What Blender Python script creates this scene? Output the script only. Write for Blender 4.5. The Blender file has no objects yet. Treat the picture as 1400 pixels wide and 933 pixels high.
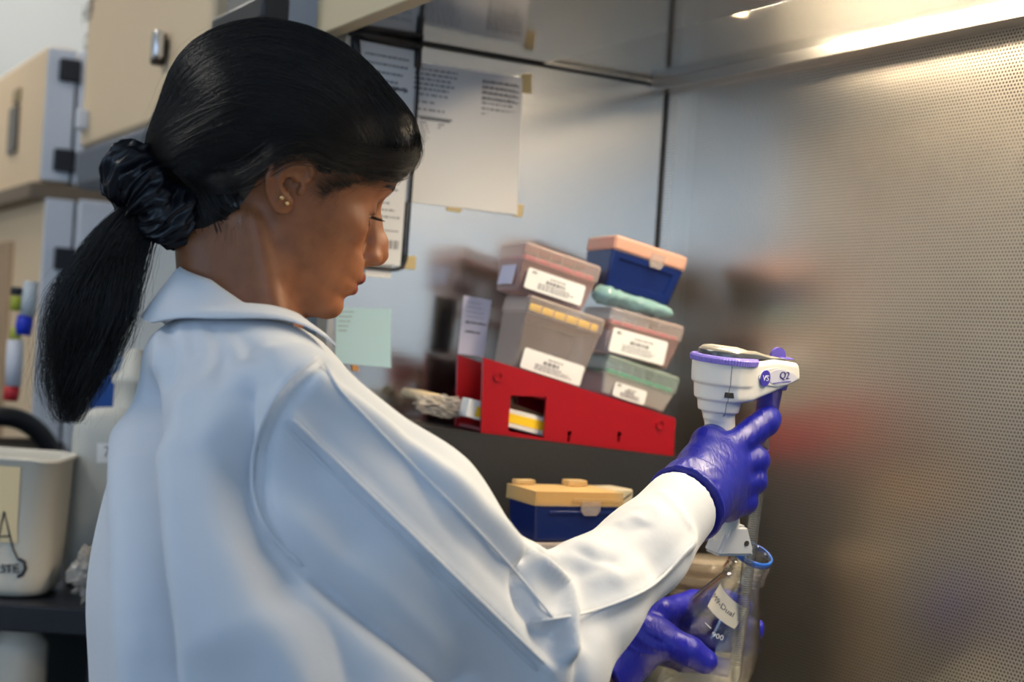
import bpy, bmesh, math, random
import numpy as np
from mathutils import Vector, Matrix, Quaternion, noise
random.seed(7)
RNG = np.random.default_rng(7)
scene = bpy.context.scene
COL = scene.collection
PI = math.pi

# ------------------------------------------------------------ camera frame
FPX = 2010.0            # focal length in pixels of the 1400 px wide frame
ROLL = 0.0646
CAMZ = 1.38             # eye height above the floor
CR, SR = math.cos(ROLL), math.sin(ROLL)
CAM = np.array([0.0, 0.0, CAMZ])

def ray(px, py):
    dx, dy = (px - 700.0) / FPX, (466.5 - py) / FPX
    return np.array([dx * CR - dy * SR, 1.0, dx * SR + dy * CR])

KY = .8664              # distances below are noted in a longer-lens estimate of the room
def at(px, py, Y):
    """world point seen at a photo pixel, at noted distance Y in front of the camera"""
    return CAM + ray(px, py) * (Y * KY)

def proj(P):
    P = np.asarray(P, float) - CAM
    X, Z = P[..., 0] / P[..., 1], P[..., 2] / P[..., 1]
    dx, dy = X * CR + Z * SR, -X * SR + Z * CR
    return np.stack([700 + FPX * dx, 466.5 - FPX * dy], -1)

def nrm(v):
    v = np.asarray(v, float)
    return v / np.linalg.norm(v)

# hood frame: origin at the floor under the inner corner, u out of the hood
# along the side wall, v along the perforated back wall towards the camera
HA = nrm([3540, 2010, 0])
HB = np.array([HA[1], -HA[0], 0.0])
HC = np.array([.1878, 1.993, 0.0])
def H(u, v, z):
    return HC - HA * u + HB * v + np.array([0, 0, z])
HROT = math.atan2(HB[1], HB[0])

# ------------------------------------------------------------ materials
def new_mat(name):
    m = bpy.data.materials.new(name); m.use_nodes = True
    nt = m.node_tree; b = nt.nodes['Principled BSDF']
    return m, nt, b

def mat(name, col, rough=.5, metal=0., spec=.5, bump=0., bscale=60., var=0., coat=0., trans=0., ior=1.45, emit=None, estr=0., sss=0., aniso=0., sheen=0.):
    m, nt, b = new_mat(name)
    b.inputs['Base Color'].default_value = (*col, 1)
    b.inputs['Roughness'].default_value = rough
    b.inputs['Metallic'].default_value = metal
    b.inputs['Specular IOR Level'].default_value = spec
    b.inputs['IOR'].default_value = ior
    b.inputs['Coat Weight'].default_value = coat
    b.inputs['Transmission Weight'].default_value = trans
    if sheen: b.inputs['Sheen Weight'].default_value = sheen
    if aniso: b.inputs['Anisotropic'].default_value = aniso
    if sss:
        b.inputs['Subsurface Weight'].default_value = sss
        b.inputs['Subsurface Radius'].default_value = (.012, .005, .003)
        b.inputs['Subsurface Scale'].default_value = 1.0
    if emit:
        b.inputs['Emission Color'].default_value = (*emit, 1)
        b.inputs['Emission Strength'].default_value = estr
    if bump or var:
        tc = nt.nodes.new('ShaderNodeTexCoord')
        nz = nt.nodes.new('ShaderNodeTexNoise'); nz.inputs['Scale'].default_value = bscale
        nz.inputs['Detail'].default_value = 4
        nt.links.new(tc.outputs['Object'], nz.inputs['Vector'])
        if bump:
            bp = nt.nodes.new('ShaderNodeBump'); bp.inputs['Strength'].default_value = bump
            bp.inputs['Distance'].default_value = .002
            nt.links.new(nz.outputs['Fac'], bp.inputs['Height']); nt.links.new(bp.outputs['Normal'], b.inputs['Normal'])
        if var:
            mx = nt.nodes.new('ShaderNodeMix'); mx.data_type = 'RGBA'
            mx.inputs[6].default_value = (*[c * (1 - var) for c in col], 1)
            mx.inputs[7].default_value = (*[min(1, c * (1 + var)) for c in col], 1)
            nt.links.new(nz.outputs['Fac'], mx.inputs[0]); nt.links.new(mx.outputs[2], b.inputs['Base Color'])
    return m

def srgb(r, g, b):
    f = lambda c: (c / 255 / 12.92) if c / 255 <= .04045 else ((c / 255 + .055) / 1.055) ** 2.4
    return (f(r), f(g), f(b))

# ------------------------------------------------------------ objects
def mesh_obj(name, verts, faces, material=None, parent=None, smooth=True, mats=None, fmat=None):
    me = bpy.data.meshes.new(name)
    verts = np.asarray(verts, float)
    me.from_pydata(verts.tolist(), [], faces.tolist() if isinstance(faces, np.ndarray) else faces)
    for m in (mats or ([material] if material else [])): me.materials.append(m)
    if fmat is not None: me.polygons.foreach_set('material_index', np.asarray(fmat, np.int32))
    me.polygons.foreach_set('use_smooth', [smooth] * len(me.polygons))
    me.update()
    o = bpy.data.objects.new(name, me); COL.objects.link(o)
    if parent: o.parent = parent
    return o

def bm_obj(name, bm, material=None, parent=None, smooth=False, loc=None, rot=None, mats=None):
    me = bpy.data.meshes.new(name); bm.to_mesh(me); bm.free()
    for m in (mats or ([material] if material else [])): me.materials.append(m)
    if smooth: me.polygons.foreach_set('use_smooth', [True] * len(me.polygons))
    o = bpy.data.objects.new(name, me); COL.objects.link(o)
    if parent: o.parent = parent
    if loc is not None: o.location = loc
    if rot is not None: o.rotation_euler = rot
    return o

def tag(o, label=None, cat=None, group=None, kind=None):
    if label: o['label'] = label
    if cat: o['category'] = cat
    if group: o['group'] = group
    if kind: o['kind'] = kind
    return o

def thing(name, label, cat, loc=(0, 0, 0), rotz=0., group=None, rot=None):
    o = bpy.data.objects.new(name, None); COL.objects.link(o)
    o.empty_display_size = .02
    o.location = Vector(loc); o.rotation_euler = rot if rot is not None else (0, 0, rotz)
    return tag(o, label, cat, group)

def box(bm, x0, x1, y0, y1, z0, z1, bevel=0., seg=2, taper=0., mi=0):
    """box; taper shrinks the bottom in x and y by that much on each side"""
    t = taper
    co = [(x0 + t, y0 + t, z0), (x1 - t, y0 + t, z0), (x1 - t, y1 - t, z0), (x0 + t, y1 - t, z0),
          (x0, y0, z1), (x1, y0, z1), (x1, y1, z1), (x0, y1, z1)]
    vs = [bm.verts.new(c) for c in co]
    fs = [bm.faces.new([vs[i] for i in f]) for f in ((3, 2, 1, 0), (4, 5, 6, 7), (0, 1, 5, 4), (1, 2, 6, 5), (2, 3, 7, 6), (3, 0, 4, 7))]
    for f in fs: f.material_index = mi
    if bevel:
        es = list({e for f in fs for e in f.edges})
        r = bmesh.ops.bevel(bm, geom=es, offset=bevel, segments=seg, profile=.5, affect='EDGES')
        for f in r['faces']: f.material_index = mi; f.smooth = True
    return vs

def prism(bm, pts, z0, z1, axis='z', mi=0, cap=True):
    """extrude a 2-D outline; axis is the extrusion direction"""
    def P(a, b, c):
        return {'z': (a, b, c), 'y': (a, c, b), 'x': (c, a, b)}[axis]
    lo = [bm.verts.new(P(a, b, z0)) for a, b in pts]; hi = [bm.verts.new(P(a, b, z1)) for a, b in pts]
    n = len(pts); fs = []
    for i in range(n):
        fs.append(bm.faces.new((lo[i], lo[(i + 1) % n], hi[(i + 1) % n], hi[i])))
    if cap:
        fs.append(bm.faces.new(lo[::-1])); fs.append(bm.faces.new(hi))
    for f in fs: f.material_index = mi
    bmesh.ops.recalc_face_normals(bm, faces=fs)
    return fs

def lathe(bm, prof, n=48, mi=0, sx=1., sy=1., close=False, off=(0, 0)):
    rings = []
    for r, z in prof:
        if r < 1e-6: rings.append([bm.verts.new((off[0], off[1], z))])
        else: rings.append([bm.verts.new((off[0] + r * sx * math.cos(2 * PI * k / n), off[1] + r * sy * math.sin(2 * PI * k / n), z)) for k in range(n)])
    if close: rings.append(rings[0])
    for a, b in zip(rings, rings[1:]):
        for k in range(n):
            k2 = (k + 1) % n
            if len(a) == 1 and len(b) == 1: continue
            if len(a) == 1: f = bm.faces.new((a[0], b[k2], b[k]))
            elif len(b) == 1: f = bm.faces.new((a[k], a[k2], b[0]))
            else: f = bm.faces.new((a[k], a[k2], b[k2], b[k]))
            f.material_index = mi; f.smooth = True

def tube(bm, pts, r, n=8, mi=0, cap=True):
    pts = [Vector(p) for p in pts]; rs = r if hasattr(r, '__len__') else [r] * len(pts)
    rings = []; ref = None
    for i, p in enumerate(pts):
        d = (pts[min(i + 1, len(pts) - 1)] - pts[max(i - 1, 0)]).normalized()
        if ref is None:
            ref = Vector((0, 0, 1)) if abs(d.z) < .9 else Vector((1, 0, 0))
        a = (ref - d * ref.dot(d)).normalized(); ref = a; b = d.cross(a)
        rings.append([bm.verts.new(p + (a * math.cos(2 * PI * k / n) + b * math.sin(2 * PI * k / n)) * rs[i]) for k in range(n)])
    for A, B in zip(rings, rings[1:]):
        for k in range(n):
            f = bm.faces.new((A[k], A[(k + 1) % n], B[(k + 1) % n], B[k])); f.smooth = True; f.material_index = mi
    if cap:
        for R_ in (rings[0][::-1], rings[-1]):
            f = bm.faces.new(R_); f.material_index = mi

def rrect(w, h, r, n=5, cx=0., cy=0.):
    out = []
    for (sx, sy, a0) in ((1, -1, -PI / 2), (1, 1, 0), (-1, 1, PI / 2), (-1, -1, PI)):
        for k in range(n + 1):
            a = a0 + PI / 2 * k / n
            out.append((cx + sx * (w / 2 - r) + r * math.cos(a), cy + sy * (h / 2 - r) + r * math.sin(a)))
    return out

def text_obj(name, s, size, material, parent, M, ext=.0002, align='CENTER'):
    """lettering laid in the local xy plane of matrix M, converted to a mesh"""
    cu = bpy.data.curves.new(name, 'FONT'); cu.body = s; cu.size = size; cu.extrude = ext
    cu.align_x = align; cu.align_y = 'CENTER'
    o = bpy.data.objects.new(name, cu); COL.objects.link(o)
    dg = bpy.context.evaluated_depsgraph_get()
    me = bpy.data.meshes.new_from_object(o.evaluated_get(dg))
    bpy.data.objects.remove(o); bpy.data.curves.remove(cu)
    me.materials.clear(); me.materials.append(material)
    o = bpy.data.objects.new(name, me); COL.objects.link(o)
    if parent: o.parent = parent
    o.matrix_local = M
    return o

def frame(origin, x, y):
    x = Vector(x).normalized(); z = x.cross(Vector(y)).normalized(); y = z.cross(x)
    m = Matrix.Identity(4)
    for i in range(3): m[i][0], m[i][1], m[i][2], m[i][3] = x[i], y[i], z[i], origin[i]
    return m

# ------------------------------------------------------------ implicit shapes
def V(*a): return np.array(a, float)
def smin(a, b, k):
    h = np.clip(.5 + .5 * (b - a) / k, 0, 1)
    return b * (1 - h) + a * h - k * h * (1 - h)
def smax(a, b, k): return -smin(-a, -b, k)
def s_ell(p, c, r):
    q = (p - c) / r; k0 = np.linalg.norm(q, axis=-1); k1 = np.linalg.norm(q / r, axis=-1)
    return np.where(k1 > 1e-9, k0 * (k0 - 1) / np.maximum(k1, 1e-9), -np.min(r))
def s_sph(p, c, r): return np.linalg.norm(p - c, axis=-1) - r
def s_cap(p, a, b, r1, r2=None):
    a = np.asarray(a, float); b = np.asarray(b, float); r2 = r1 if r2 is None else r2
    ab = b - a; t = np.clip(((p - a) @ ab) / max(ab @ ab, 1e-12), 0, 1)
    return np.linalg.norm(p - a - t[..., None] * ab, axis=-1) - (r1 + (r2 - r1) * t)
def s_chain(p, pts, rs, k=.004):
    d = None
    for i in range(len(pts) - 1):
        e = s_cap(p, pts[i], pts[i + 1], rs[i], rs[i + 1])
        d = e if d is None else smin(d, e, k)
    return d
def s_flatcap(p, a, b, r1, r2, n, fl):
    """round cone squashed by factor fl along direction n"""
    n = nrm(n); a = np.asarray(a, float); b = np.asarray(b, float)
    ab = b - a; t = np.clip(((p - a) @ ab) / (ab @ ab), 0, 1)
    q = p - a - t[..., None] * ab
    qn = q @ n; q = q + (qn / fl - qn)[..., None] * n
    L = np.linalg.norm(q, axis=-1); r = r1 + (r2 - r1) * t
    return (L - r) * np.where(L > 1e-9, np.minimum(1, np.sqrt(np.maximum(L * L - (qn / fl) ** 2, 0) + qn * qn) / np.maximum(L, 1e-9) ), fl)
def frm(o, x, y, z): return (np.asarray(o, float), np.stack([x, y, z], 1))

def mesh_sdf(fn, lo, hi, h, smooth_it=1):
    lo = np.asarray(lo, float); hi = np.asarray(hi, float)
    B = 8
    nb = np.maximum(1, np.ceil((hi - lo) / h / B).astype(int)); n = nb * B
    D = np.zeros(tuple(n), np.float32)
    bi = np.stack(np.meshgrid(*[np.arange(k) for k in nb], indexing='ij'), -1).reshape(-1, 3)
    cen = lo + (bi * B + (B - 1) / 2) * h
    dc = fn(cen)
    keep = np.abs(dc) < B * h * 1.35
    off = np.stack(np.meshgrid(*[np.arange(B)] * 3, indexing='ij'), -1).reshape(-1, 3)
    D6 = D.reshape(nb[0], B, nb[1], B, nb[2], B)
    D6[:] = np.where(dc < 0, -1., 1.).astype(np.float32).reshape(nb[0], 1, nb[1], 1, nb[2], 1)
    kb = bi[keep]
    for c in range(0, len(kb), 600):
        b = kb[c:c + 600]
        idx = b[:, None, :] * B + off[None]
        d = fn((lo + idx * h).reshape(-1, 3)).astype(np.float32)
        I = idx.reshape(-1, 3); D[I[:, 0], I[:, 1], I[:, 2]] = d
    # close at the borders
    for ax in range(3):
        for s in (0, -1):
            sl = [slice(None)] * 3; sl[ax] = s; D[tuple(sl)] = np.maximum(D[tuple(sl)], h * .01)
    S = D < 0
    cnt = np.zeros(tuple(n - 1), np.int8)
    for o in np.ndindex(2, 2, 2):
        cnt += S[o[0]:n[0] - 1 + o[0], o[1]:n[1] - 1 + o[1], o[2]:n[2] - 1 + o[2]]
    act = (cnt > 0) & (cnt < 8)
    ci = np.argwhere(act)
    vid = np.full(tuple(n - 1), -1, np.int32); vid[act] = np.arange(len(ci))
    cor = [np.array(o) for o in np.ndindex(2, 2, 2)]
    val = np.stack([D[ci[:, 0] + o[0], ci[:, 1] + o[1], ci[:, 2] + o[2]] for o in cor], 1)
    acc = np.zeros((len(ci), 3)); k = np.zeros(len(ci))
    for i in range(8):
        for j in range(i + 1, 8):
            if np.abs(cor[i] - cor[j]).sum() != 1: continue
            a, b = val[:, i], val[:, j]; m = (a < 0) != (b < 0)
            t = np.where(m, a / np.where(m, a - b, 1), 0)
            acc += m[:, None] * (cor[i] + t[:, None] * (cor[j] - cor[i])); k += m
    Vt = lo + (ci + acc / k[:, None]) * h
    F = []
    for ax in range(3):
        sl0 = [slice(None)] * 3; sl1 = [slice(None)] * 3; sl0[ax] = slice(0, -1); sl1[ax] = slice(1, None)
        a, b = S[tuple(sl0)], S[tuple(sl1)]
        e = np.argwhere(a != b)
        o1, o2 = [(1, 2), (2, 0), (0, 1)][ax]
        ok = (e[:, o1] > 0) & (e[:, o2] > 0) & (e[:, o1] < n[o1] - 1) & (e[:, o2] < n[o2] - 1)
        e = e[ok]
        fl = a[e[:, 0], e[:, 1], e[:, 2]]
        def g(d1, d2):
            q = e.copy(); q[:, o1] -= d1; q[:, o2] -= d2
            return vid[q[:, 0], q[:, 1], q[:, 2]]
        Q = np.stack([g(1, 1), g(0, 1), g(0, 0), g(1, 0)], 1)
        Q[~fl] = Q[~fl][:, ::-1]
        F.append(Q)
    F = np.concatenate(F); F = F[(F >= 0).all(1)]
    for _ in range(smooth_it):
        Vt = laplace(Vt, F, .5)
    return Vt, F

def laplace(Vt, F, w, mask=None):
    s = np.zeros_like(Vt); c = np.zeros(len(Vt))
    for a, b in ((0, 1), (1, 2), (2, 3), (3, 0)):
        i, j = F[:, a], F[:, b]
        for ax in range(3):
            s[:, ax] += np.bincount(i, Vt[j, ax], len(Vt)) + np.bincount(j, Vt[i, ax], len(Vt))
        c += np.bincount(i, minlength=len(Vt)) + np.bincount(j, minlength=len(Vt))
    r = s / np.maximum(c, 1)[:, None]
    ww = w if mask is None else w * mask[:, None]
    return Vt + (r - Vt) * ww

def vnormals(Vt, F):
    n = np.cross(Vt[F[:, 2]] - Vt[F[:, 0]], Vt[F[:, 3]] - Vt[F[:, 1]])
    N = np.zeros_like(Vt)
    for k in range(4):
        for ax in range(3): N[:, ax] += np.bincount(F[:, k], n[:, ax], len(Vt))
    return N / np.maximum(np.linalg.norm(N, axis=1), 1e-12)[:, None]

def set_color(o, C, name='Col'):
    a = o.data.color_attributes.new(name, 'FLOAT_COLOR', 'POINT')
    a.data.foreach_set('color', np.concatenate([C, np.ones((len(C), 1))], 1).astype(np.float32).ravel())

def grad(fn, P, e=.0006):
    g = np.stack([fn(P + np.eye(3)[i] * e) - fn(P - np.eye(3)[i] * e) for i in range(3)], -1)
    return g / np.maximum(np.linalg.norm(g, axis=-1), 1e-9)[..., None]

def onto(fn, P, level=0., it=4):
    for _ in range(it):
        g = grad(fn, P); P = P - g * (fn(P) - level)[..., None] * .9
    return P

def strands(name, paths, rad, material, parent, n=3, tip=.3):
    """paths (S, K, 3): thin tapering hairs, all in one mesh"""
    Pn = np.asarray(paths, float); S, K, _ = Pn.shape
    T = np.gradient(Pn, axis=1); T /= np.maximum(np.linalg.norm(T, axis=-1), 1e-9)[..., None]
    ref = np.zeros_like(T); ref[..., 2] = 1; bad = np.abs(T[..., 2]) > .95; ref[bad] = (1, 0, 0)
    A = np.cross(T, ref); A /= np.maximum(np.linalg.norm(A, axis=-1), 1e-9)[..., None]; Bn = np.cross(T, A)
    r = np.broadcast_to(np.asarray(rad, float).reshape(-1, 1), (S, 1)) * np.linspace(1, tip, K)[None] ** 1.
    an = np.arange(n) * 2 * PI / n
    Vt = Pn[:, :, None] + r[:, :, None, None] * (A[:, :, None] * np.cos(an)[:, None] + Bn[:, :, None] * np.sin(an)[:, None])
    base = np.arange(S)[:, None, None] * K * n + np.arange(K - 1)[None, :, None] * n + np.arange(n)[None, None]
    nx = np.arange(S)[:, None, None] * K * n + np.arange(K - 1)[None, :, None] * n + (np.arange(n)[None, None] + 1) % n
    F = np.stack([base, nx, nx + n, base + n], -1).reshape(-1, 4)
    return Vt.reshape(-1, 3), F

def fast_obj(name, Vt, F, material, parent=None, smooth=True):
    me = bpy.data.meshes.new(name)
    Vt = np.asarray(Vt, np.float32); F = np.asarray(F, np.int32); k = F.shape[1]
    me.vertices.add(len(Vt)); me.vertices.foreach_set('co', Vt.ravel())
    me.loops.add(F.size); me.loops.foreach_set('vertex_index', F.ravel())
    me.polygons.add(len(F)); me.polygons.foreach_set('loop_start', np.arange(0, F.size, k, dtype=np.int32))
    me.polygons.foreach_set('use_smooth', np.full(len(F), smooth, bool))
    me.update(calc_edges=True); me.validate()
    if material: me.materials.append(material)
    o = bpy.data.objects.new(name, me); COL.objects.link(o)
    if parent: o.parent = parent
    return o

def interp(x, xs, ys):
    return np.interp(x, xs, ys)
def spl(x, xs, ys):
    """smooth monotone-ish cubic through the table"""
    xs = np.asarray(xs, float); ys = np.asarray(ys, float)
    m = np.gradient(ys, xs); i = np.clip(np.searchsorted(xs, x) - 1, 0, len(xs) - 2)
    hgt = xs[i + 1] - xs[i]; t = np.clip((x - xs[i]) / hgt, 0, 1)
    return ((2 * t**3 - 3 * t**2 + 1) * ys[i] + (t**3 - 2 * t**2 + t) * hgt * m[i] + (-2 * t**3 + 3 * t**2) * ys[i + 1] + (t**3 - t**2) * hgt * m[i + 1])
# ============================================================ PERSON: head
PBASE = V(-.26, 1.18, 0.0)
person = thing('person', 'woman in white lab coat and blue gloves, black ponytail, pipetting at the steel hood', 'person', PBASE)
def pw(P): return np.asarray(P) - PBASE

_p, _psi, _phi, HS = math.radians(20), math.radians(21.1), math.radians(3.5), .93
HO = V(-.2013, 1.233, CAMZ + .1168)
HF = V(math.cos(_psi) * math.cos(_p), math.sin(_psi) * math.cos(_p), -math.sin(_p))
_U0 = V(math.cos(_psi) * math.sin(_p), math.sin(_psi) * math.sin(_p), math.cos(_p)); _L0 = V(-math.sin(_psi), math.cos(_psi), 0)
HL = _L0 * math.cos(_phi) + _U0 * math.sin(_phi); HU = _U0 * math.cos(_phi) - _L0 * math.sin(_phi)
HM = np.stack([HF, HL, HU], 0)            # rows: forward, left, up
def h2w(p): return HO + (np.asarray(p, float) * .001 * HS) @ HM
def w2h(P): return ((np.asarray(P, float) - HO) @ HM.T) * (1000 / HS)

ZT = [-99, -95, -91, -87, -81, -76, -72, -69, -65, -58, -51, -46, -42, -36, -31, -25, -12, 0, 10, 20, 30, 43, 52, 64]
XF = [50, 74, 85, 91, 95, 95, 93.5, 93.5, 96, 98.5, 98, 100, 100, 98, 96, 91, 87, 85, 83.5, 83.5, 86, 91, 90.5, 86]
HW = [26, 34, 40, 44, 48, 50.5, 52, 53, 54.5, 57, 59, 60, 61, 62.5, 63.5, 65, 67.5, 69, 69, 69, 69, 69, 69, 68]
XB = [44, 34, 28, 22, 14, 8, 3, 0, -3, -8, -12, -15, -17, -20, -25, -30, -40, -45, -50, -55, -60, -60, -60, -60]
def face_loft(p):
    x, y, z = p[:, 0], np.abs(p[:, 1]), p[:, 2]
    zc = np.clip(z, ZT[0], ZT[-1])
    xf, w, xb = spl(zc, ZT, XF), spl(zc, ZT, HW), spl(zc, ZT, XB)
    cx = np.interp(zc, [-99, -80, -40, 0, 64], [46, 40, 22, 12, 8])
    af, ab = np.maximum(xf - cx, 4), np.maximum(cx - xb, 6)
    fr = x > cx
    a = np.where(fr, af, ab)
    n = np.where(fr, np.interp(zc, [-99, -60, -20, 30], [2.0, 2.0, 2.25, 2.35]), 2.6)
    rho = ((np.abs(x - cx) / a) ** n + (y / w) ** n) ** (1 / n)
    d = np.sqrt((x - cx) ** 2 + y ** 2) * (1 - 1 / np.maximum(rho, .05))
    d = np.where(rho < .05, -w, d) * .9
    return smax(smax(d, ZT[0] - z, 6), z - ZT[-1], 3)

EYE = V(68, 31, 10.5); EYR = 12.0
EYP = math.radians(27)      # she looks down
HEL = np.array([(4, 71, 4), (7, 72, 9), (7, 73.5, 15), (2, 76, 21), (-8, 79, 24.5), (-18, 82, 22), (-25, 84.5, 14), (-28.5, 85.5, 4), (-27, 84, -6), (-22, 81, -15), (-15, 77.5, -22), (-7, 74, -26)], float)
HELR = [2.2, 2.5, 2.6, 2.7, 2.8, 2.9, 2.9, 2.8, 2.7, 2.8, 3.2, 3.8]
def s_lips_up(p):
    y = np.abs(p[:, 1]); q = np.stack([p[:, 0], y, p[:, 2]], 1)
    return s_chain(q, [(100.5, 0, -46.5), (99, 7, -45.5), (92.5, 17, -48.5), (84, 25, -52)], [5.2, 5, 3.8, 1.6], 2)
def s_lips_lo(p):
    y = np.abs(p[:, 1]); q = np.stack([p[:, 0], y, p[:, 2]], 1)
    return s_chain(q, [(98, 0, -57.5), (95.5, 9, -57.5), (90, 18, -55.5), (84, 24, -53)], [5.8, 5.2, 3.6, 1.6], 2)

def ear_sdf(q):
    """q has y made positive"""
    d = s_chain(q, HEL, HELR, 1.5)
    # plate, tilted outwards to the rear
    c, s_ = math.cos(math.radians(22)), math.sin(math.radians(22))
    r = q - V(-11, 77.5, 2)
    e = np.stack([r[:, 0] * c - r[:, 1] * s_, r[:, 0] * s_ + r[:, 1] * c, r[:, 2]], 1)
    d = smin(d, s_ell(e, V(0, 0, 0), V(17, 2.6, 22)), 2)
    d = smin(d, s_ell(e, V(5.5, .5, -22), V(10.5, 3.6, 9.5)), 4)                    # lobe
    d = smin(d, s_chain(q, [(-12, 80.5, 16), (-18, 83, 7), (-19, 82.5, -3), (-14, 80, -11), (-8, 77.5, -14)], [1.9, 2.4, 2.6, 2.6, 2.4], 2), 2)
    d = smin(d, s_cap(q, V(-17, 82, 12), V(-2, 76.5, 17), 1.8, 1.4), 2)
    d = smax(d, -s_ell(q, V(-6.0, 80.5, -2.5), V(7, 7, 8)), 2)
    d = smin(d, s_chain(q, [(-14, 79, 4), (-6, 77.5, 5), (3, 74, 4)], [1.3, 1.7, 1.7], 1), 2)   # crus
    d = smax(d, -s_cap(q, V(-.5, 72, 1), V(-1, 74, -9), 2.9), 1.2)
    d = smin(d, s_ell(q, V(4.6, 74, -3), V(3.0, 3.2, 5.6)), 2)                     # tragus
    return d

def head_mm(p):
    ay = np.abs(p[:, 1]); q = np.stack([p[:, 0], ay, p[:, 2]], 1)
    d = s_ell(p, V(-13, 0, 42), V(100, 73, 84))
    d = smin(d, face_loft(p), 14)
    # cheekbone, brow, chin, jaw
    d = smin(d, s_ell(q, V(54, 44, -9), V(21, 15, 14)), 16)
    d = smin(d, s_chain(q, [(84, 4, 40), (80, 22, 42), (66, 44, 36)], [5, 5.5, 5], 3), 9)
    d = smin(d, s_cap(q, V(22, 46, -72), V(66, 20, -87), 9, 9), 14)
    d = smin(d, s_ell(p, V(82, 0, -81), V(13, 15, 12)), 8)
    # eye socket
    d = smax(d, -s_ell(q, V(90, 27, 13), V(13, 17, 10)), 9)
    # lids over the eyeball
    e = q - EYE
    lid = np.linalg.norm(e, axis=1) - (EYR + 1.5)
    cu, su = math.cos(EYP), math.sin(EYP)
    ef = e[:, 0] * cu - e[:, 2] * su; eu = e[:, 0] * su + e[:, 2] * cu
    d = smin(d, lid, 5)
    # nose
    dn = s_chain(p, [(82.5, 0, 24), (90.5, 0, 8), (103.0, 0, -7), (108.3, 0, -17.5)], [6.2, 6.2, 7.2, 8.6], 6)
    dn = smin(dn, s_cap(q, V(80, 7, 18), V(97, 8, -14), 5, 8.2), 10)
    dn = smin(dn, s_ell(q, V(99, 12.5, -24), V(10.5, 6.8, 8.3)), 5)
    dn = smin(dn, s_cap(p, V(98, 0, -31), V(108, 0, -23), 4, 6), 4)
    d = smin(d, dn, 7)
    d = smax(d, -s_ell(q, V(103, 9.0, -32.5), V(6.4, 4.0, 6.2)), 1.6)
    d = smax(d, -s_ell(q, V(104.5, 13.5, -33.5), V(6.5, 6.5, 5.0)), 1.8)
    d = smax(d, -s_chain(q, [(90, 19.5, -18), (88.5, 20.3, -25), (90, 18.5, -31)], [1.1, 1.1, .8], 1), 4)
    # lips
    d = smin(d, smin(s_lips_up(p), s_lips_lo(p), 1.2), 3.2)
    d = smax(d, -s_chain(q, [(106, 0, -51.7), (100, 10, -51.4), (92, 19, -52), (83, 26.5, -53.5)], [.7, .7, .7, .7], 1), 2.2)
    d = smax(d, -s_cap(p, V(104.5, 0, -36), V(105, 0, -41), 2.2), 3)
    # lid opening, seen as a slit
    open_ = np.maximum(np.maximum(np.abs(eu + .012 * e[:, 1] ** 2 - .5) - (3.3 - .018 * (e[:, 1]) ** 2), -ef + 4), np.linalg.norm(e, axis=1) - 18)
    d = smax(d, -open_, 1.0)
    # crease of the upper lid
    # ears
    r = np.linalg.norm(q - V(-11, 77, 2), axis=1)
    near = r < 60
    de = np.full(len(p), 50.0);
    if near.any(): de[near] = ear_sdf(q[near])
    d = smin(d, de, 2.5)
    return d

NK0, NK1 = h2w((-14, 0, -40)), at(338, 470, 1.405)
NK0 = NK0 * V(1, 1, 1)
def neck_sdf(P):
    d = s_cap(P, NK0, NK1, .046, .0455)
    # neck muscles: from behind the ear forward and down, and the nape
    d = smin(d, s_cap(P, h2w((-18, -50, -44)), at(386, 480, 1.372), .008, .007), .018)
    d = smin(d, s_cap(P, h2w((-18, 50, -44)), at(300, 480, 1.46), .010, .010), .018)
    d = smin(d, s_cap(P, h2w((-46, 0, -45)), at(308, 455, 1.41), .034, .034), .02)
    return d
def head_w(P):
    return smin(head_mm(w2h(P)) * .001 * HS, neck_sdf(P), .012)

Vt, F = mesh_sdf(head_w, HO - V(.16, .14, .27), HO + V(.15, .14, .15), .0017, 1)
Vh = w2h(Vt)
bodyV, bodyF = [Vt], [F]
# skin colour variation: lips, darker socket, warm cheek, hairline shadow of roots
lip = np.minimum(s_lips_up(Vh) , s_lips_lo(Vh))
skin0 = np.array(srgb(142, 88, 54)); lipc = np.array(srgb(122, 54, 48))
C = np.tile(skin0, (len(Vt), 1))
wl = np.clip((1.6 - lip) / 1.6, 0, 1)[:, None] * (Vh[:, :1] > 82)
C = C * (1 - wl) + lipc * wl
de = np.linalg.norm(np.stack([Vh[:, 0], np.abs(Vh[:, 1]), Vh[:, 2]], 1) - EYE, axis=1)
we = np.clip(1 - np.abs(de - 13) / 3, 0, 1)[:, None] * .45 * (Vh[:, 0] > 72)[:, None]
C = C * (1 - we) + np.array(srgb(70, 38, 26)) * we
bodyC = [C]

# eyeballs
def eyeball_mat():
    m, nt, b = new_mat('eyeball')
    tc = nt.nodes.new('ShaderNodeTexCoord')
    sp = nt.nodes.new('ShaderNodeSeparateXYZ'); nt.links.new(tc.outputs['Object'], sp.inputs[0])
    cr = nt.nodes.new('ShaderNodeValToRGB'); mp = nt.nodes.new('ShaderNodeMath'); mp.operation = 'MULTIPLY'; mp.inputs[1].default_value = 1 / (EYR * .001 * HS)
    nt.links.new(sp.outputs['X'], mp.inputs[0]); nt.links.new(mp.outputs[0], cr.inputs[0])
    cr.color_ramp.elements[0].position = .86; cr.color_ramp.elements[0].color = (.62, .57, .52, 1)
    cr.color_ramp.elements[1].position = .88; cr.color_ramp.elements[1].color = (.02, .010, .006, 1)
    nt.links.new(cr.outputs[0], b.inputs['Base Color']); b.inputs['Roughness'].default_value = .08
    return m
M_eye = eyeball_mat()
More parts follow.
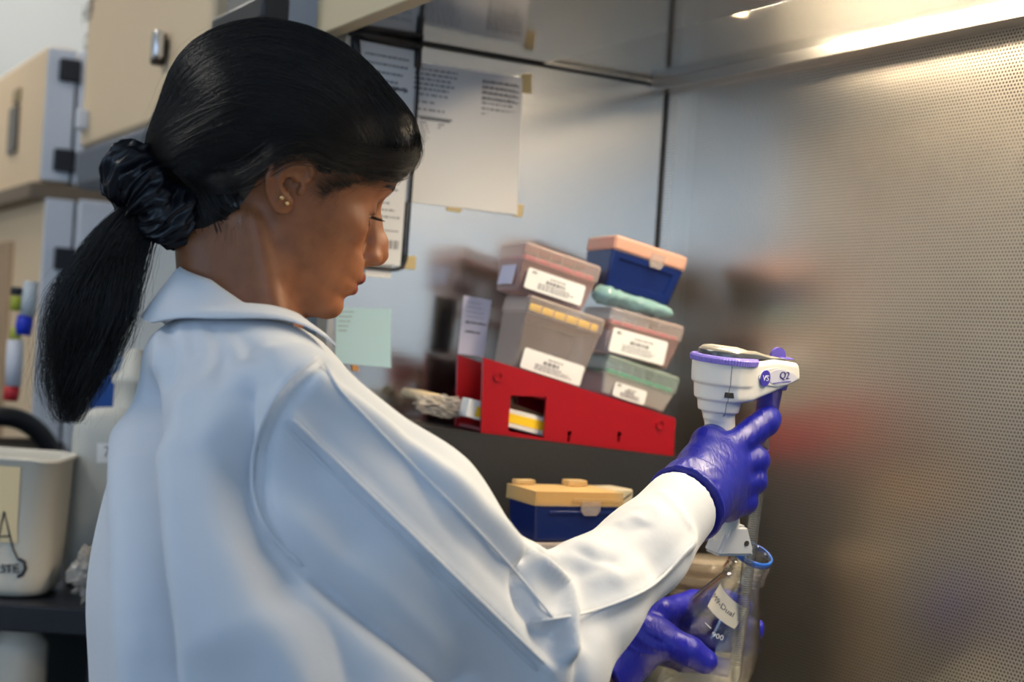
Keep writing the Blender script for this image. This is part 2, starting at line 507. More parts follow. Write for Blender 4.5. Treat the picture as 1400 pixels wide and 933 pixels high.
# ============================================================ PERSON: hair
HPOLY = np.array([(120, 60), (100, 60), (87, 58), (76, 52), (66, 43), (54, 33), (40, 22), (30, 15), (25, 4), (21, -4), (16, 2), (12, 10), (6, 14), (0, 20), (-8, 26), (-16, 26), (-22, 19), (-25, 4), (-23, -12), (-22, -28), (-28, -46), (-36, -58), (-46, -72), (-60, -80), (-150, -80), (-150, 220), (120, 220)], float)
def poly2d(p, poly):
    x, y = p[:, 0], p[:, 1]; d = np.full(len(p), 1e9); ins = np.zeros(len(p), bool)
    n = len(poly)
    for i in range(n):
        a, b = poly[i], poly[(i + 1) % n]; e = b - a
        wx, wy = x - a[0], y - a[1]
        t = np.clip((wx * e[0] + wy * e[1]) / (e @ e), 0, 1)
        d = np.minimum(d, (wx - t * e[0]) ** 2 + (wy - t * e[1]) ** 2)
        c = (a[1] > y) != (b[1] > y)
        if e[1] != 0: ins ^= c & (x < e[0] * (y - a[1]) / e[1] + a[0])
    return np.where(ins, -1, 1) * np.sqrt(d)

TIE = V(-96, 0, -40)
def hair_shell(p):
    d = s_ell(p, V(-17, 0, 48), V(112, 79.5, 92))
    d = smin(d, s_ell(p, V(-84, 0, -12), V(36, 44, 36)), 30)
    d = smin(d, s_ell(p, V(64, -4, 78), V(29, 52, 30)), 22)
    skin = smin(s_ell(p, V(-13, 0, 42), V(100, 73, 84)), neck_sdf(h2w(p)) * (1000 / HS), 12)
    d = smin(d, np.maximum(skin - 3.5, p[:, 0] - 20), 9)
    return d
def hair_mm(p):
    bd = poly2d(p[:, [0, 2]], HPOLY)
    thick = np.clip((bd + 24) / 24, 0, 1)
    return smax(hair_shell(p) + 7.0 * thick ** 1.6, bd + 2, 3)
def hair_w(P): return hair_mm(w2h(P)) * .001 * HS

def hair_mat(name, c, r):
    m, nt, b = new_mat(name)
    b.inputs['Base Color'].default_value = (*c, 1); b.inputs['Roughness'].default_value = r
    b.inputs['Specular IOR Level'].default_value = .42
    return m
M_hairs = [hair_mat('black_hair', (.005, .0042, .0045), .34), hair_mat('dark_brown_hair', (.011, .0075, .006), .36), hair_mat('soft_black_hair', (.020, .014, .011), .40)]
M_hair = M_hairs[0]
def mix_hair(o, nf, per, ns, first=0):
    """individual hairs differ a little in colour"""
    for m in M_hairs[1:]: o.data.materials.append(m)
    k = np.zeros(nf, np.int32); k[first:first + ns * per] = np.repeat(RNG.choice([0, 0, 1, 1, 2], ns), per)
    o.data.polygons.foreach_set('material_index', k)
Vt, F = mesh_sdf(hair_w, HO - V(.17, .16, .16), HO + V(.16, .16, .17), .0026, 2)
capV, capF = Vt, F

def strand_paths():
    out = []; rad = []
    # roots along the near and far hairline, and over the forehead
    bl = HPOLY[2:23]
    seg = np.linalg.norm(np.diff(bl, axis=0), axis=1); cs = np.r_[0, np.cumsum(seg)]
    N = 5200
    u = RNG.random(N) * cs[-1]
    rx, rz = np.interp(u, cs, bl[:, 0]), np.interp(u, cs, bl[:, 1])
    s = np.where(RNG.random(N) < .78, -1, 1)
    rx = rx - RNG.random(N) * 3
    yy = 79 * np.sqrt(np.clip(1 - ((rx + 17) / 112) ** 2 - ((rz - 48) / 92) ** 2, .02, 1)) * s
    root = np.stack([rx, yy, rz], 1)
    # forehead / crown
    K = 2600
    a = RNG.uniform(-1.1, 1.1, K)
    root2 = np.stack([92 * np.cos(a) - 2, 62 * np.sin(a) * 1.05, 58 + 4 * np.cos(a) + RNG.uniform(0, 14, K)], 1)
    root = np.concatenate([root, root2]); n = len(root)
    cen = V(-17, 0, -22)
    t0 = np.where(RNG.random(n) < .5, 0, RNG.random(n) * .55)
    T = np.linspace(0, 1, 26)
    tt = t0[:, None] + (1 - t0[:, None]) * T[None]
    a = root - cen; b = (TIE + RNG.normal(size=(n, 3)) * V(4, 9, 9)) - cen
    la, lb = np.linalg.norm(a, axis=1), np.linalg.norm(b, axis=1)
    an, bn = a / la[:, None], b / lb[:, None]
    om = np.arccos(np.clip((an * bn).sum(1), -.985, .999))[:, None]
    P = (np.sin((1 - tt) * om)[..., None] * an[:, None] + np.sin(tt * om)[..., None] * bn[:, None]) / np.sin(om)[..., None]
    P = P * np.interp(tt, [0, .5, 1], [105, 140, 90])[..., None] + cen
    arch = np.sin(PI * tt) * RNG.uniform(2, 16, n)[:, None]
    P[..., 2] += arch * (np.abs(P[..., 1]) / 80)
    wob = RNG.normal(size=(n, 1)) * 2.2 * np.sin(tt * PI * RNG.uniform(1, 2.5, n)[:, None] + RNG.random((n, 1)) * 6)
    P[..., 2] += wob; P[..., 1] += wob * .5
    # hair lies in locks: neighbours share a height
    phi = np.arctan2(root[:, 1], root[:, 2] - TIE[2] + .45 * (root[:, 0] - TIE[0]))
    rr_ = np.linalg.norm(root - TIE, axis=1)
    lock = (np.sin(phi * 61 + rr_ * .05) + np.sin(phi * 97 + 1.3) + np.sin(phi * 151 + 4.1) + .8 * np.sin(phi * 233 + rr_ * .1)) / 3.8
    lev = RNG.uniform(-.4, .8, n) + .6 + 1.5 * lock
    f = lambda q: hair_mm(q) if False else hair_shell(q) + 7.0 * np.clip((poly2d(q[:, [0, 2]], HPOLY) + 24) / 24, 0, 1.15) ** 1.6
    Q = P.reshape(-1, 3)
    L = np.repeat(lev, len(T))
    for _ in range(4):
        g = grad(f, Q, .6); Q = Q - g * (f(Q) - L)[:, None] * .9
    out.append(Q.reshape(n, len(T), 3)); rad.append(RNG.uniform(.20, .40, n))
    # swept fringe: from the crown forward, down over the forehead, back to the temple
    n = 1500
    ctr = np.array([(34, 10, 126), (68, 6, 107), (90, -6, 84), (92, -22, 66), (80, -42, 55), (60, -60, 46), (30, -73, 40), (-12, -78, 34), (-56, -66, 6), (-92, -14, -36)], float)
    tk = np.linspace(0, 1, len(ctr)); T = np.linspace(0, 1, 26)
    C = np.stack([spl(T, tk, ctr[:, i]) for i in range(3)], 1)
    sp = RNG.normal(size=(n, 3)) * V(3.5, 7, 6)
    sh = RNG.uniform(-30, 24, n)
    Q = C[None] + sp[:, None] * np.interp(T, [0, .3, 1], [1, 1, .7])[None, :, None]
    Q[..., 1] += sh[:, None] * np.interp(T, [0, .25, .6, 1], [1, .9, .3, .1])[None]
    Q[..., 2] += np.abs(sh[:, None]) * np.interp(T, [0, .3, .6, 1], [0, .15, .2, .1])[None]
    Qf = Q.reshape(-1, 3); d = hair_shell(Qf)
    g = grad(hair_shell, Qf, .6); tgt = np.repeat(RNG.uniform(0, 3.2, n), 26)
    w = np.clip(np.tile(np.interp(T, [0, .2, .3, .45, .6, 1], [1, 1, .5, .4, .9, 1]), n), 0, 1)
    Qf = Qf - g * ((d - tgt) * w)[:, None]
    out.append(Qf.reshape(n, 26, 3)); rad.append(RNG.uniform(.15, .25, n))
    # loose wisps hanging off the forehead
    n = 150
    ctr = np.array([(50, 2, 118), (80, 0, 103), (97, -4, 88), (101, -9, 74), (97, -14, 61), (90, -24, 52), (76, -42, 46)], float)
    tk = np.linspace(0, 1, len(ctr)); C = np.stack([spl(T, tk, ctr[:, i]) for i in range(3)], 1)
    Q = C[None] + (RNG.normal(size=(n, 3)) * V(1.5, 8, 2.0))[:, None] + np.cumsum(RNG.normal(size=(n, 26, 3)) * .22, 1)
    ln = RNG.uniform(.45, 1, n)
    idx = np.clip(T[None] * ln[:, None], 0, 1) * 25
    i0 = np.floor(idx).astype(int); i1 = np.minimum(i0 + 1, 25); fr = (idx - i0)[..., None]
    ar = np.arange(n)[:, None]
    Q = Q[ar, i0] * (1 - fr) + Q[ar, i1] * fr
    out.append(Q); rad.append(RNG.uniform(.09, .17, n))
    # fine hairs that soften the hairline from the forehead to the sideburn
    n = 620
    bl2 = HPOLY[2:9]; c2 = np.r_[0, np.cumsum(np.linalg.norm(np.diff(bl2, axis=0), axis=1))]
    u = RNG.random(n) * c2[-1]; off = np.abs(RNG.normal(0, 3.0, n))
    st = np.stack([np.interp(u, c2, bl2[:, 0]) + off * .25, np.full(n, -60.), np.interp(u, c2, bl2[:, 1]) - off], 1)
    st[:, 1] = -np.sqrt(np.clip(1 - ((st[:, 0] + 13) / 103) ** 2, .05, 1)) * 74
    st = onto2(st); dv = np.stack([-1 + .2 * RNG.normal(size=n), -.05 * np.ones(n), .30 + .35 * RNG.normal(size=n)], 1)
    T8 = np.linspace(0, 1, 26); Q = st[:, None] + dv[:, None] * (T8 * 20)[None, :, None] * RNG.uniform(.4, 1.2, n)[:, None, None]
    Q = onto2(Q.reshape(-1, 3)).reshape(n, 26, 3)
    g = grad(hair_shell, Q.reshape(-1, 3), .6).reshape(n, 26, 3); Q = Q + g * (T8 * RNG.uniform(1, 6, (n, 1)))[..., None]
    out.append(Q); rad.append(RNG.uniform(.07, .13, n))
    # stray wisps across the forehead
    n = 110
    ctr = np.array([(84, 6, 92), (95, -4, 78), (93, -16, 62), (85, -34, 50), (72, -48, 41), (58, -60, 36)], float)
    tk = np.linspace(0, 1, len(ctr)); C = np.stack([spl(T, tk, ctr[:, i]) for i in range(3)], 1)
    Q = C[None] + (RNG.normal(size=(n, 3)) * V(1.0, 5, 4.5))[:, None] - np.abs(RNG.normal(size=(n, 1, 1))) * V(0, 0, 3.0) * T[None, :, None] + np.cumsum(RNG.normal(size=(n, 26, 3)) * .2, 1)
    out.append(Q); rad.append(RNG.uniform(.08, .15, n))
    # locks carried over the top of the ear
    n = 150
    ctr = np.array([(34, -71, 33), (16, -77, 29.5), (-4, -84, 28), (-20, -89, 20), (-30, -88, 7), (-42, -76, -14), (-62, -58, -28), (-90, -12, -38)], float)
    tk = np.linspace(0, 1, len(ctr)); C = np.stack([spl(T, tk, ctr[:, i]) for i in range(3)], 1)
    g_ = RNG.normal(size=(n, 1, 1))
    Q = C[None] + g_ * V(-.6, 0, 1.0)[None, None] * 4.2 * np.interp(T, [0, .3, 1], [.8, 1, .7])[None, :, None] + (RNG.normal(size=(n, 3)) * V(3, .8, 1.0))[:, None] + np.cumsum(RNG.normal(size=(n, 26, 3)) * .12, 1)
    out.append(Q); rad.append(RNG.uniform(.14, .26, n))
    # flyaways
    n = 260
    base = out[0][RNG.integers(0, len(out[0]), n)]
    lift = RNG.uniform(1, 9, n)[:, None] * np.linspace(0, 1, 26)[None] ** 1.5
    q = base.reshape(-1, 3); g = grad(hair_shell, q, .6).reshape(n, 26, 3)
    Q = base + g * lift[..., None] + np.cumsum(RNG.normal(size=(n, 26, 3)) * .35, 1)
    out.append(Q[:, :20].repeat(1, 0) if False else Q); rad.append(RNG.uniform(.05, .09, n))
    # soft short hairs along the temple, in front of the ear and at the nape
    for ctrp, dirv, k, ln in (((30, -69, 12), (-.3, -.1, -1), 90, 9), ((26, -69, 4), (-.5, -.05, -.9), 50, 8), ((46, -66, 24), (-.6, -.1, -.7), 60, 8), ((-27, -54, -42), (.4, -.1, -.9), 60, 9), ((-36, -48, -58), (.3, -.1, -1), 50, 10), ((60, -56, 36), (-.6, -.2, -.7), 50, 8)):
        st = V(*ctrp) + RNG.normal(size=(k, 3)) * V(6, 2, 6)
        f = lambda q: head_mm(q)
        st = onto2(st)
        T8 = np.linspace(0, 1, 26)
        dv = nrm(dirv) + RNG.normal(size=(k, 3)) * .35
        Q = st[:, None] + dv[:, None] * (T8 * ln)[None, :, None] * RNG.uniform(.5, 1.2, k)[:, None, None]
        Qf = onto2(Q.reshape(-1, 3)); out.append(Qf.reshape(k, 26, 3)); rad.append(np.full(k, .055))
    return np.concatenate(out), np.concatenate(rad)
def onto2(Q):
    f = lambda q: smin(head_mm(q), neck_sdf(h2w(q)) * 1000 / HS, 12)
    for _ in range(3):
        g = grad(f, Q, .5); Q = Q - g * (f(Q) - .4)[:, None] * .9
    return Q
PS, PR = strand_paths()
sv, sf = strands('h', h2w(PS.reshape(-1, 3)).reshape(PS.shape), PR * .001, None, None)
hair = fast_obj('hair', pw(np.concatenate([capV, sv])), np.concatenate([capF, sf + len(capV)]), M_hair, person)
mix_hair(hair, len(capF) + len(sf), 25 * 3, len(PS), len(capF))

# ponytail
def ponytail():
    # photo outline: centre x, centre y, half width, distance
    key = np.array([(222, 258, 24, 1.386), (190, 292, 38, 1.378), (160, 338, 52, 1.372), (137, 388, 71, 1.368), (121, 438, 77, 1.366), (109, 490, 64, 1.366), (100, 532, 46, 1.366), (95, 575, 15, 1.366)])
    tk = np.linspace(0, 1, len(key)); K = 34; T = np.linspace(0, 1, K)
    C = np.stack([at(spl(t, tk, key[:, 0]), spl(t, tk, key[:, 1]), spl(t, tk, key[:, 3])) for t in T])
    hw = np.array([spl(t, tk, key[:, 2]) for t in T]) * 1.37 * KY / FPX
    X, Yd = V(CR, 0, SR), V(0, 1, 0)
    n = 4200
    a = RNG.random(n) * 2 * PI; r = np.sqrt(RNG.random(n))
    # a few dense locks
    lk = RNG.integers(0, 46, n); la = np.arange(46) * 2.399963; lr = np.sqrt((np.arange(46) + .5) / 46)
    ox = .62 * lr[lk] * np.cos(la[lk]) + .38 * r * np.cos(a); oy = .62 * lr[lk] * np.sin(la[lk]) + .38 * r * np.sin(a)
    ph = RNG.random(n) * 6.28; phl = RNG.random(46)[lk] * 6.28; am = RNG.uniform(.001, .006, n)
    ln = np.clip(RNG.normal(.86, .12, n), .5, 1.1); ln[np.abs(ox) > .75] *= RNG.uniform(.75, 1, (np.abs(ox) > .75).sum())
    tt = T[None] * ln[:, None]
    Cx = np.stack([np.interp(tt, T, C[:, i]) for i in range(3)], -1); W = np.interp(tt, T, hw)
    # uneven outline: locks swell differently
    sw = 1 + .10 * np.sin(tt * 7 + phl[:, None]) * np.interp(tt, [0, .3, 1], [0, 1, 1])
    bow = ox[:, None] * W * sw
    dep = oy[:, None] * W * .72 * sw
    wv = am[:, None] * np.sin(tt * 9 + phl[:, None] + .3 * ph[:, None]) * np.interp(tt, [0, .25, 1], [0, .6, 1.3])
    P = Cx + (bow + wv)[..., None] * X + (dep + wv * .6)[..., None] * Yd
    P += np.cumsum(RNG.normal(size=P.shape) * .00022, 1) * np.interp(tt, [0, .3, 1], [0, .5, 1])[..., None]
    P[..., 2] += (np.sin(tt * 5 + ph[:, None]) * .0015)
    n2 = 420
    i = RNG.integers(0, n, n2)
    Q = P[i] + np.cumsum(RNG.normal(size=(n2, K, 3)) * .0013, 1) * np.linspace(0, 1, K)[None, :, None]
    Q += (np.sign(ox[i])[:, None] * np.linspace(0, 1, K)[None] ** 1.3 * RNG.uniform(0, .018, n2)[:, None])[..., None] * X
    return np.concatenate([P, Q]), np.r_[RNG.uniform(.00017, .0003, n), np.full(n2, .0001)], C, hw
PP, PRr, PC, PHW = ponytail()
sv, sf = strands('p', PP, PRr, None, None)
pony = fast_obj('ponytail', pw(sv), sf, M_hair, person)
mix_hair(pony, len(sf), 33 * 3, len(PP))

# scrunchie: a gathered satin ring round the tail
M_satin = mat('black_satin', (.004, .005, .009), rough=.36, spec=.42)
def scrunchie():
    c = at(207, 268, 1.382)
    ax = nrm(at(150, 318, 1.372) - at(262, 222, 1.388)); e1 = nrm(np.cross(ax, V(0, 1, 0))); e2 = np.cross(ax, e1)
    NU, NV = 300, 60
    Vt = []
    for i in range(NU):
        u = 2 * PI * i / NU
        # gathers: fold lines run round the tube, at uneven spacing
        for j in range(NV):
            v = 2 * PI * j / NV
            q = Vector((math.cos(u) * 2.3, math.sin(u) * 2.3, 0))
            w = noise.noise(q * 1.0 + Vector((0, 0, .5 * math.cos(v)))) * 1.1
            g = noise.noise(Vector((math.cos(u) * 4.6 + w, math.sin(u) * 4.6 + .6 * math.sin(v + w), .7 * math.cos(v) + 3)))
            g2 = noise.noise(Vector((math.cos(u) * 8 + 1.5 * w, math.sin(u) * 8, 1.1 * math.cos(v) + 1.1 * math.sin(v) + 9)))
            fold = 1 - abs(g) * 2.2
            fold2 = 1 - abs(g2) * 2.0
            r = .0205 + .0075 * noise.noise(q * .9 + Vector((4, 1, 7))) + .0065 * (fold - .5) + .0042 * (fold2 - .5)
            R = .0275 + .004 * noise.noise(q * .8 + Vector((9, 2, 2)))
            axo = .006 * noise.noise(q * 1.3 + Vector((1, 8, 5)))
            rad = R + r * math.cos(v)
            Vt.append(c + (e1 * math.cos(u) + e2 * .92 * math.sin(u)) * max(rad, .004) + ax * (r * 1.0 * math.sin(v) + axo))
    F = [(i * NV + j, ((i + 1) % NU) * NV + j, ((i + 1) % NU) * NV + (j + 1) % NV, i * NV + (j + 1) % NV) for i in range(NU) for j in range(NV)]
    return fast_obj('scrunchie', pw(np.array(Vt)), np.array(F)[:, ::-1], M_satin, person)
scr = scrunchie(); scr['label'] = 'black satin scrunchie'

# brows and lashes
def brows(s):
    out = []
    if True:
        ctr = np.array([(90, 9, 35), (89.5, 17, 38), (85, 28, 40), (77, 40, 38)], float); ctr[:, 1] *= s
        n = 420; t = RNG.random(n); C = np.stack([spl(t, np.linspace(0, 1, 4), ctr[:, i]) for i in range(3)], 1)
        C[:, 2] += RNG.uniform(-2.6, 2.6, n) * (1 - .55 * t)
        dv = np.stack([-.35 - .3 * t, .8 * s * np.ones(n), .55 - .8 * t], 1)
        Q = C[:, None] + dv[:, None] * (np.linspace(0, 1, 8) * 7)[None, :, None]
        out.append(onto2(Q.reshape(-1, 3)).reshape(n, 8, 3))
    return np.concatenate(out)
for s in (-1, 1):
    B = brows(s); sv, sf = strands('b', h2w(B.reshape(-1, 3)).reshape(B.shape), np.full(len(B), .00014), None, None)
    fast_obj('eyebrow', pw(sv), sf, M_hair, person)
def lashes(s):
    out = []
    cu, su = math.cos(EYP), math.sin(EYP)
    if True:
        for up, n, L in ((1, 90, 9.5), (-1, 40, 4.5)):
            yv = np.linspace(-10.5, 10.5, n)
            for y in yv:
                hgt = (3.3 - .018 * y * y) * up + .5 - .012 * y * y
                R = EYR + 1.2; x = math.sqrt(max(R * R - y * y - hgt * hgt, 1))
                st = V(x, y, hgt); d0 = nrm(st * V(1, .55, .3) + V(0, .35 * y, 0)); T8 = np.linspace(0, 1, 8)
                ll = L * RNG.uniform(.75, 1.1)
                pth = st[None] + d0[None] * (T8 * ll)[:, None] + np.outer(T8 ** 2, V(0, 0, up * ll * .45))
                # eye frame to head frame
                q = np.stack([pth[:, 0] * cu + pth[:, 2] * su, pth[:, 1], -pth[:, 0] * su + pth[:, 2] * cu], 1)
                q = q + EYE; q[:, 1] *= s; out.append(q)
    return np.array(out)
for s in (-1, 1):
    B = lashes(s); sv, sf = strands('l', h2w(B.reshape(-1, 3)).reshape(B.shape), np.full(len(B), .0002), None, None)
    fast_obj('eyelashes', pw(sv), sf, M_hair, person)
for s in (-1, 1):
    bm = bmesh.new(); bmesh.ops.create_uvsphere(bm, u_segments=32, v_segments=24, radius=EYR * .001 * HS)
    cu, su = math.cos(EYP), math.sin(EYP)
    X = cu * HF - su * HU; Z = su * HF + cu * HU
    c = pw(h2w(EYE * V(1, s, 1)))
    eb = bm_obj('eyeball', bm, M_eye, person, smooth=True)
    M = Matrix.Identity(4)
    for i in range(3): M[i][0], M[i][1], M[i][2], M[i][3] = X[i], HL[i], Z[i], c[i]
    eb.matrix_local = M
# two gold studs in the near ear lobe
M_gold = mat('gold', (.83, .55, .25), rough=.15, metal=1)
for (x, z) in ((-9.5, -16.5), (-3.0, -18.5)):
    q = np.array([[x, -90, z]], float)
    for _ in range(60):
        d = head_mm(q)[0]
        if d < .2: break
        q[0, 1] += d * .7
    bm = bmesh.new(); bmesh.ops.create_uvsphere(bm, u_segments=16, v_segments=12, radius=.0021)
    bm_obj('ear_stud', bm, M_gold, person, smooth=True, loc=pw(h2w(q[0] + V(0, -1.4, 0))))
# ============================================================ PERSON: hands, gloves, coat
TF = nrm(V(.906, .42, 0)); TL = V(-TF[1], TF[0], 0)      # torso forward / left
def chainpx(rows):
    return [at(a, b, c) for a, b, c, _ in rows], [r for *_, r in rows]

# --- right hand, closed round the handle of the pipette filler
RH = dict(
    index=[(996, 615, 1.588, .0125), (1030, 590, 1.612, .0125), (1046, 578, 1.622, .0122), (1051, 573, 1.627, .0112)],
    middle=[(1003, 640, 1.586, .0125), (1033, 630, 1.606, .0122), (1032, 634, 1.634, .0108), (1006, 634, 1.651, .0100)],
    ring=[(1003, 667, 1.582, .0122), (1030, 658, 1.602, .0118), (1027, 662, 1.628, .0105), (1003, 661, 1.644, .0095)],
    little=[(995, 694, 1.577, .0115), (1019, 686, 1.595, .0105), (1017, 690, 1.616, .0095), (998, 690, 1.632, .0085)],
    thumb=[(955, 640, 1.556, .0165), (967, 606, 1.585, .0140), (977, 598, 1.622, .0128), (992, 602, 1.650, .0105)])
RW, RC = at(957, 670, 1.532), at(937, 690, 1.504)
def rhand(P):
    d = s_flatcap(P, RW, at(978, 652, 1.56), .0255, .028, V(.62, -.70, .1), .72)
    for k in ('index', 'middle', 'ring', 'little'):
        p0 = at(*RH[k][0][:3]); d = smin(d, s_cap(P, RW + (p0 - RW) * .35, p0, .018, RH[k][0][3] + .001), .012)
    pts, rs = chainpx(RH['thumb'])
    d = smin(d, s_cap(P, RW, pts[0], .02, .018), .012)
    d = smin(d, s_chain(P, pts, rs, .004), .012)
    for k in ('index', 'middle', 'ring', 'little'):
        pts, rs = chainpx(RH[k]); d = smin(d, s_chain(P, pts, rs, .003), .0045)
    return d
def rarm(P): return smin(s_cap(P, RC, RW, .031, .027), rhand(P), .015)

# --- left hand, cradling the bottle
LH = dict(
    index=[(905, 838, 1.720, .0125), (948, 824, 1.760, .0118), (990, 822, 1.787, .0108), (1016, 830, 1.794, .0095)],
    middle=[(910, 856, 1.735, .0125), (955, 850, 1.782, .0118), (1000, 850, 1.805, .0108), (1034, 861, 1.800, .0098)],
    ring=[(905, 873, 1.740, .0120), (948, 878, 1.785, .0112), (992, 876, 1.811, .0105), (1026, 886, 1.805, .0095)],
    little=[(893, 890, 1.738, .0115), (933, 904, 1.772, .0105), (968, 908, 1.794, .0095), (996, 914, 1.798, .0085)],
    thumb=[(878, 884, 1.690, .0170), (908, 876, 1.678, .0150), (942, 891, 1.667, .0135), (964, 905, 1.667, .0112)])
LW, LC = at(848, 902, 1.698), at(822, 922, 1.685)
def lhand(P):
    d = s_flatcap(P, LW, at(878, 874, 1.685), .0255, .028, V(-.1, .8, .5), .75)
    for k in ('index', 'middle', 'ring', 'little'):
        p0 = at(*LH[k][0][:3]); d = smin(d, s_cap(P, LW + (p0 - LW) * .35, p0, .017, LH[k][0][3] + .001), .012)
    pts, rs = chainpx(LH['thumb'])
    d = smin(d, s_cap(P, LW, pts[0], .02, .018), .012)
    d = smin(d, s_chain(P, pts, rs, .004), .012)
    for k in ('index', 'middle', 'ring', 'little'):
        pts, rs = chainpx(LH[k]); d = smin(d, s_chain(P, pts, rs, .003), .0045)
    return d
def larm(P): return smin(s_cap(P, LC, LW, .030, .026), lhand(P), .015)

def glove_mat(name, c):
    m, nt, b = new_mat(name)
    tc = nt.nodes.new('ShaderNodeTexCoord')
    wv = nt.nodes.new('ShaderNodeTexNoise'); wv.inputs['Scale'].default_value = 90; wv.inputs['Detail'].default_value = 3; wv.inputs['Distortion'].default_value = 1.5
    mp = nt.nodes.new('ShaderNodeMapping'); mp.inputs['Rotation'].default_value = (.3, .5, .7); mp.inputs['Scale'].default_value = (1.6, .5, .45)
    nt.links.new(tc.outputs['Object'], mp.inputs[0]); nt.links.new(mp.outputs[0], wv.inputs['Vector'])
    bp = nt.nodes.new('ShaderNodeBump'); bp.inputs['Strength'].default_value = .4; bp.inputs['Distance'].default_value = .003
    nt.links.new(wv.outputs['Fac'], bp.inputs['Height']); nt.links.new(bp.outputs['Normal'], b.inputs['Normal'])
    b.inputs['Base Color'].default_value = (*c, 1); b.inputs['Roughness'].default_value = .38; b.inputs['Specular IOR Level'].default_value = .4
    return m
M_glove = glove_mat('blue_nitrile', srgb(9, 17, 132)); M_glove_lit = glove_mat('lit_blue_nitrile', srgb(26, 27, 156))  # second is the same glove, light on the left hand put into its colour
FOLDK = 1.0
def wrinkle(Vt, N, lines):
    """raised fold lines on a surface"""
    for pts, amp, wd in lines:
        pts = np.asarray(pts); d = np.full(len(Vt), 1e9)
        for a, b in zip(pts, pts[1:]):
            ab = b - a; t = np.clip(((Vt - a) @ ab) / max(ab @ ab, 1e-12), 0, 1)
            d = np.minimum(d, np.linalg.norm(Vt - a - t[:, None] * ab, axis=1))
        Vt = Vt + N * (amp * (np.exp(-(d / wd) ** 2) if amp > 0 else .55 * np.exp(-(d / wd) ** 2) + .5 * np.exp(-d / (.45 * wd))))[:, None]
    return Vt
def pick(Vt, pxs):
    """nearest-to-camera surface points seen at the photo pixels"""
    q = proj(Vt); out = []
    for p in pxs:
        d = np.hypot(q[:, 0] - p[0], q[:, 1] - p[1]); r = 6
        while not (d < r).any(): r *= 1.5
        i = np.where(d < r)[0]; j = i[np.argmin(Vt[i, 1])]
        out.append(CAM + ray(*p) * Vt[j, 1])
    return np.array(out)
def pxfolds(Vt, F, folds):
    N = vnormals(Vt, F); L = []
    for pxs, amp, wd in folds:
        # resample the line so that it follows the surface
        P_ = np.asarray(pxs, float); c = np.r_[0, np.cumsum(np.hypot(*np.diff(P_, axis=0).T))]
        t = np.linspace(0, c[-1], max(3, int(c[-1] / 18)))
        tk = c
        Q = np.stack([spl(t, tk, P_[:, 0]), spl(t, tk, P_[:, 1])], 1) if len(P_) > 2 else np.stack([np.interp(t, tk, P_[:, 0]), np.interp(t, tk, P_[:, 1])], 1)
        L.append((pick(Vt, Q), amp * .001 * FOLDK, wd * .001))
    return wrinkle(Vt, N, L)

def glove(name, arm, rim, axis, rr, m, folds, rfold=.0022):
    ax = nrm(axis)
    def fn(P):
        d = arm(P) - .0012
        # the rolled rim and the flared cuff
        q = P - rim; h = q @ ax; rad = np.linalg.norm(q - h[:, None] * ax, axis=1)
        d = smin(d, np.maximum(np.maximum(rad - rr - .06 * np.maximum(-h, 0), np.abs(h - .012) - .012), -1), .008)
        d = smin(d, np.hypot(rad - rr, h) - rfold, .002)
        return np.maximum(d, -h - .0022)
    c = rim + ax * .06
    Vt, F = mesh_sdf(fn, c - .125, c + .125, .0017, 1)
    Vt = pxfolds(Vt, F, folds)
    Vt = laplace(Vt, F, .3)
    g = fast_obj(name, pw(Vt), F, m, person)
    return g
rg = glove('glove', rarm, RC, RW - RC, .0355, M_glove, [
    ([(930, 652), (960, 640), (990, 640)], 1.5, 3), ([(925, 668), (960, 655), (985, 655)], 1.2, 2.5),
    ([(940, 690), (965, 672), (990, 668)], 1.2, 2.5), ([(1000, 604), (1012, 612), (1018, 622)], -1.6, 2.5),
    ([(1010, 598), (1024, 606), (1028, 616)], -1.4, 2.2), ([(1025, 582), (1036, 592)], -.8, 2), ([(985, 612), (1000, 622), (1015, 645)], 1.2, 3),
    ([(920, 640), (945, 622), (975, 612)], 1.3, 2.6), ([(1012, 650), (1036, 645)], -1.8, 2.4), ([(1008, 676), (1032, 671)], -1.6, 2.4)])
rg['label'] = 'blue glove on the hand gripping the pipette filler'
lg = glove('glove', larm, LC, LW - LC, .034, M_glove_lit, [
    ([(870, 850), (885, 870), (905, 880)], -1.3, 2.6), ([(862, 862), (880, 880), (900, 890)], 1.0, 2.2), ([(855, 880), (875, 893), (895, 897)], 1.0, 2.0),
    ([(918, 868), (925, 885)], -.7, 2), ([(900, 868), (908, 892)], .8, 2)])
lg['label'] = 'blue glove in a lit tint on the hand holding the glass bottle'

# --- coat
RS, RM, RE, RF1, RF2, RCU = at(395, 572, 1.245), at(548, 722, 1.262), at(718, 908, 1.325), at(800, 826, 1.378), at(877, 754, 1.445), at(936, 690, 1.503)
LS, LE, LCU = at(282, 535, 1.50), V(-.15, 1.41, CAMZ - .27), LC
NB = at(330, 506, 1.400)
_ys = [425, 470, 520, 580, 690, 800, 933, 1150, 1500, 1720]
_left = [214, 198, 187, 168, 134, 114, 117, 112, 95, 90]
_a = [.065, .088, .118, .150, .188, .208, .212, .22, .24, .25]
_b = [.060, .074, .086, .104, .127, .142, .150, .155, .17, .18]
TZ, TX, TYY = [], [], []
for y, l, a, b in zip(_ys, _left, _a, _b):
    Yc = 1.372
    half = math.sqrt((a * TL[0]) ** 2 + (b * TF[0]) ** 2)
    P0 = at(l, y, Yc); TZ.append(P0[2]); TX.append(P0[0] + half); TYY.append(Yc)
TZ, TX = np.array(TZ)[::-1], np.array(TX)[::-1]; TA, TB = np.array(_a)[::-1], np.array(_b)[::-1]
HEM = .62; YT = 1.372 * KY
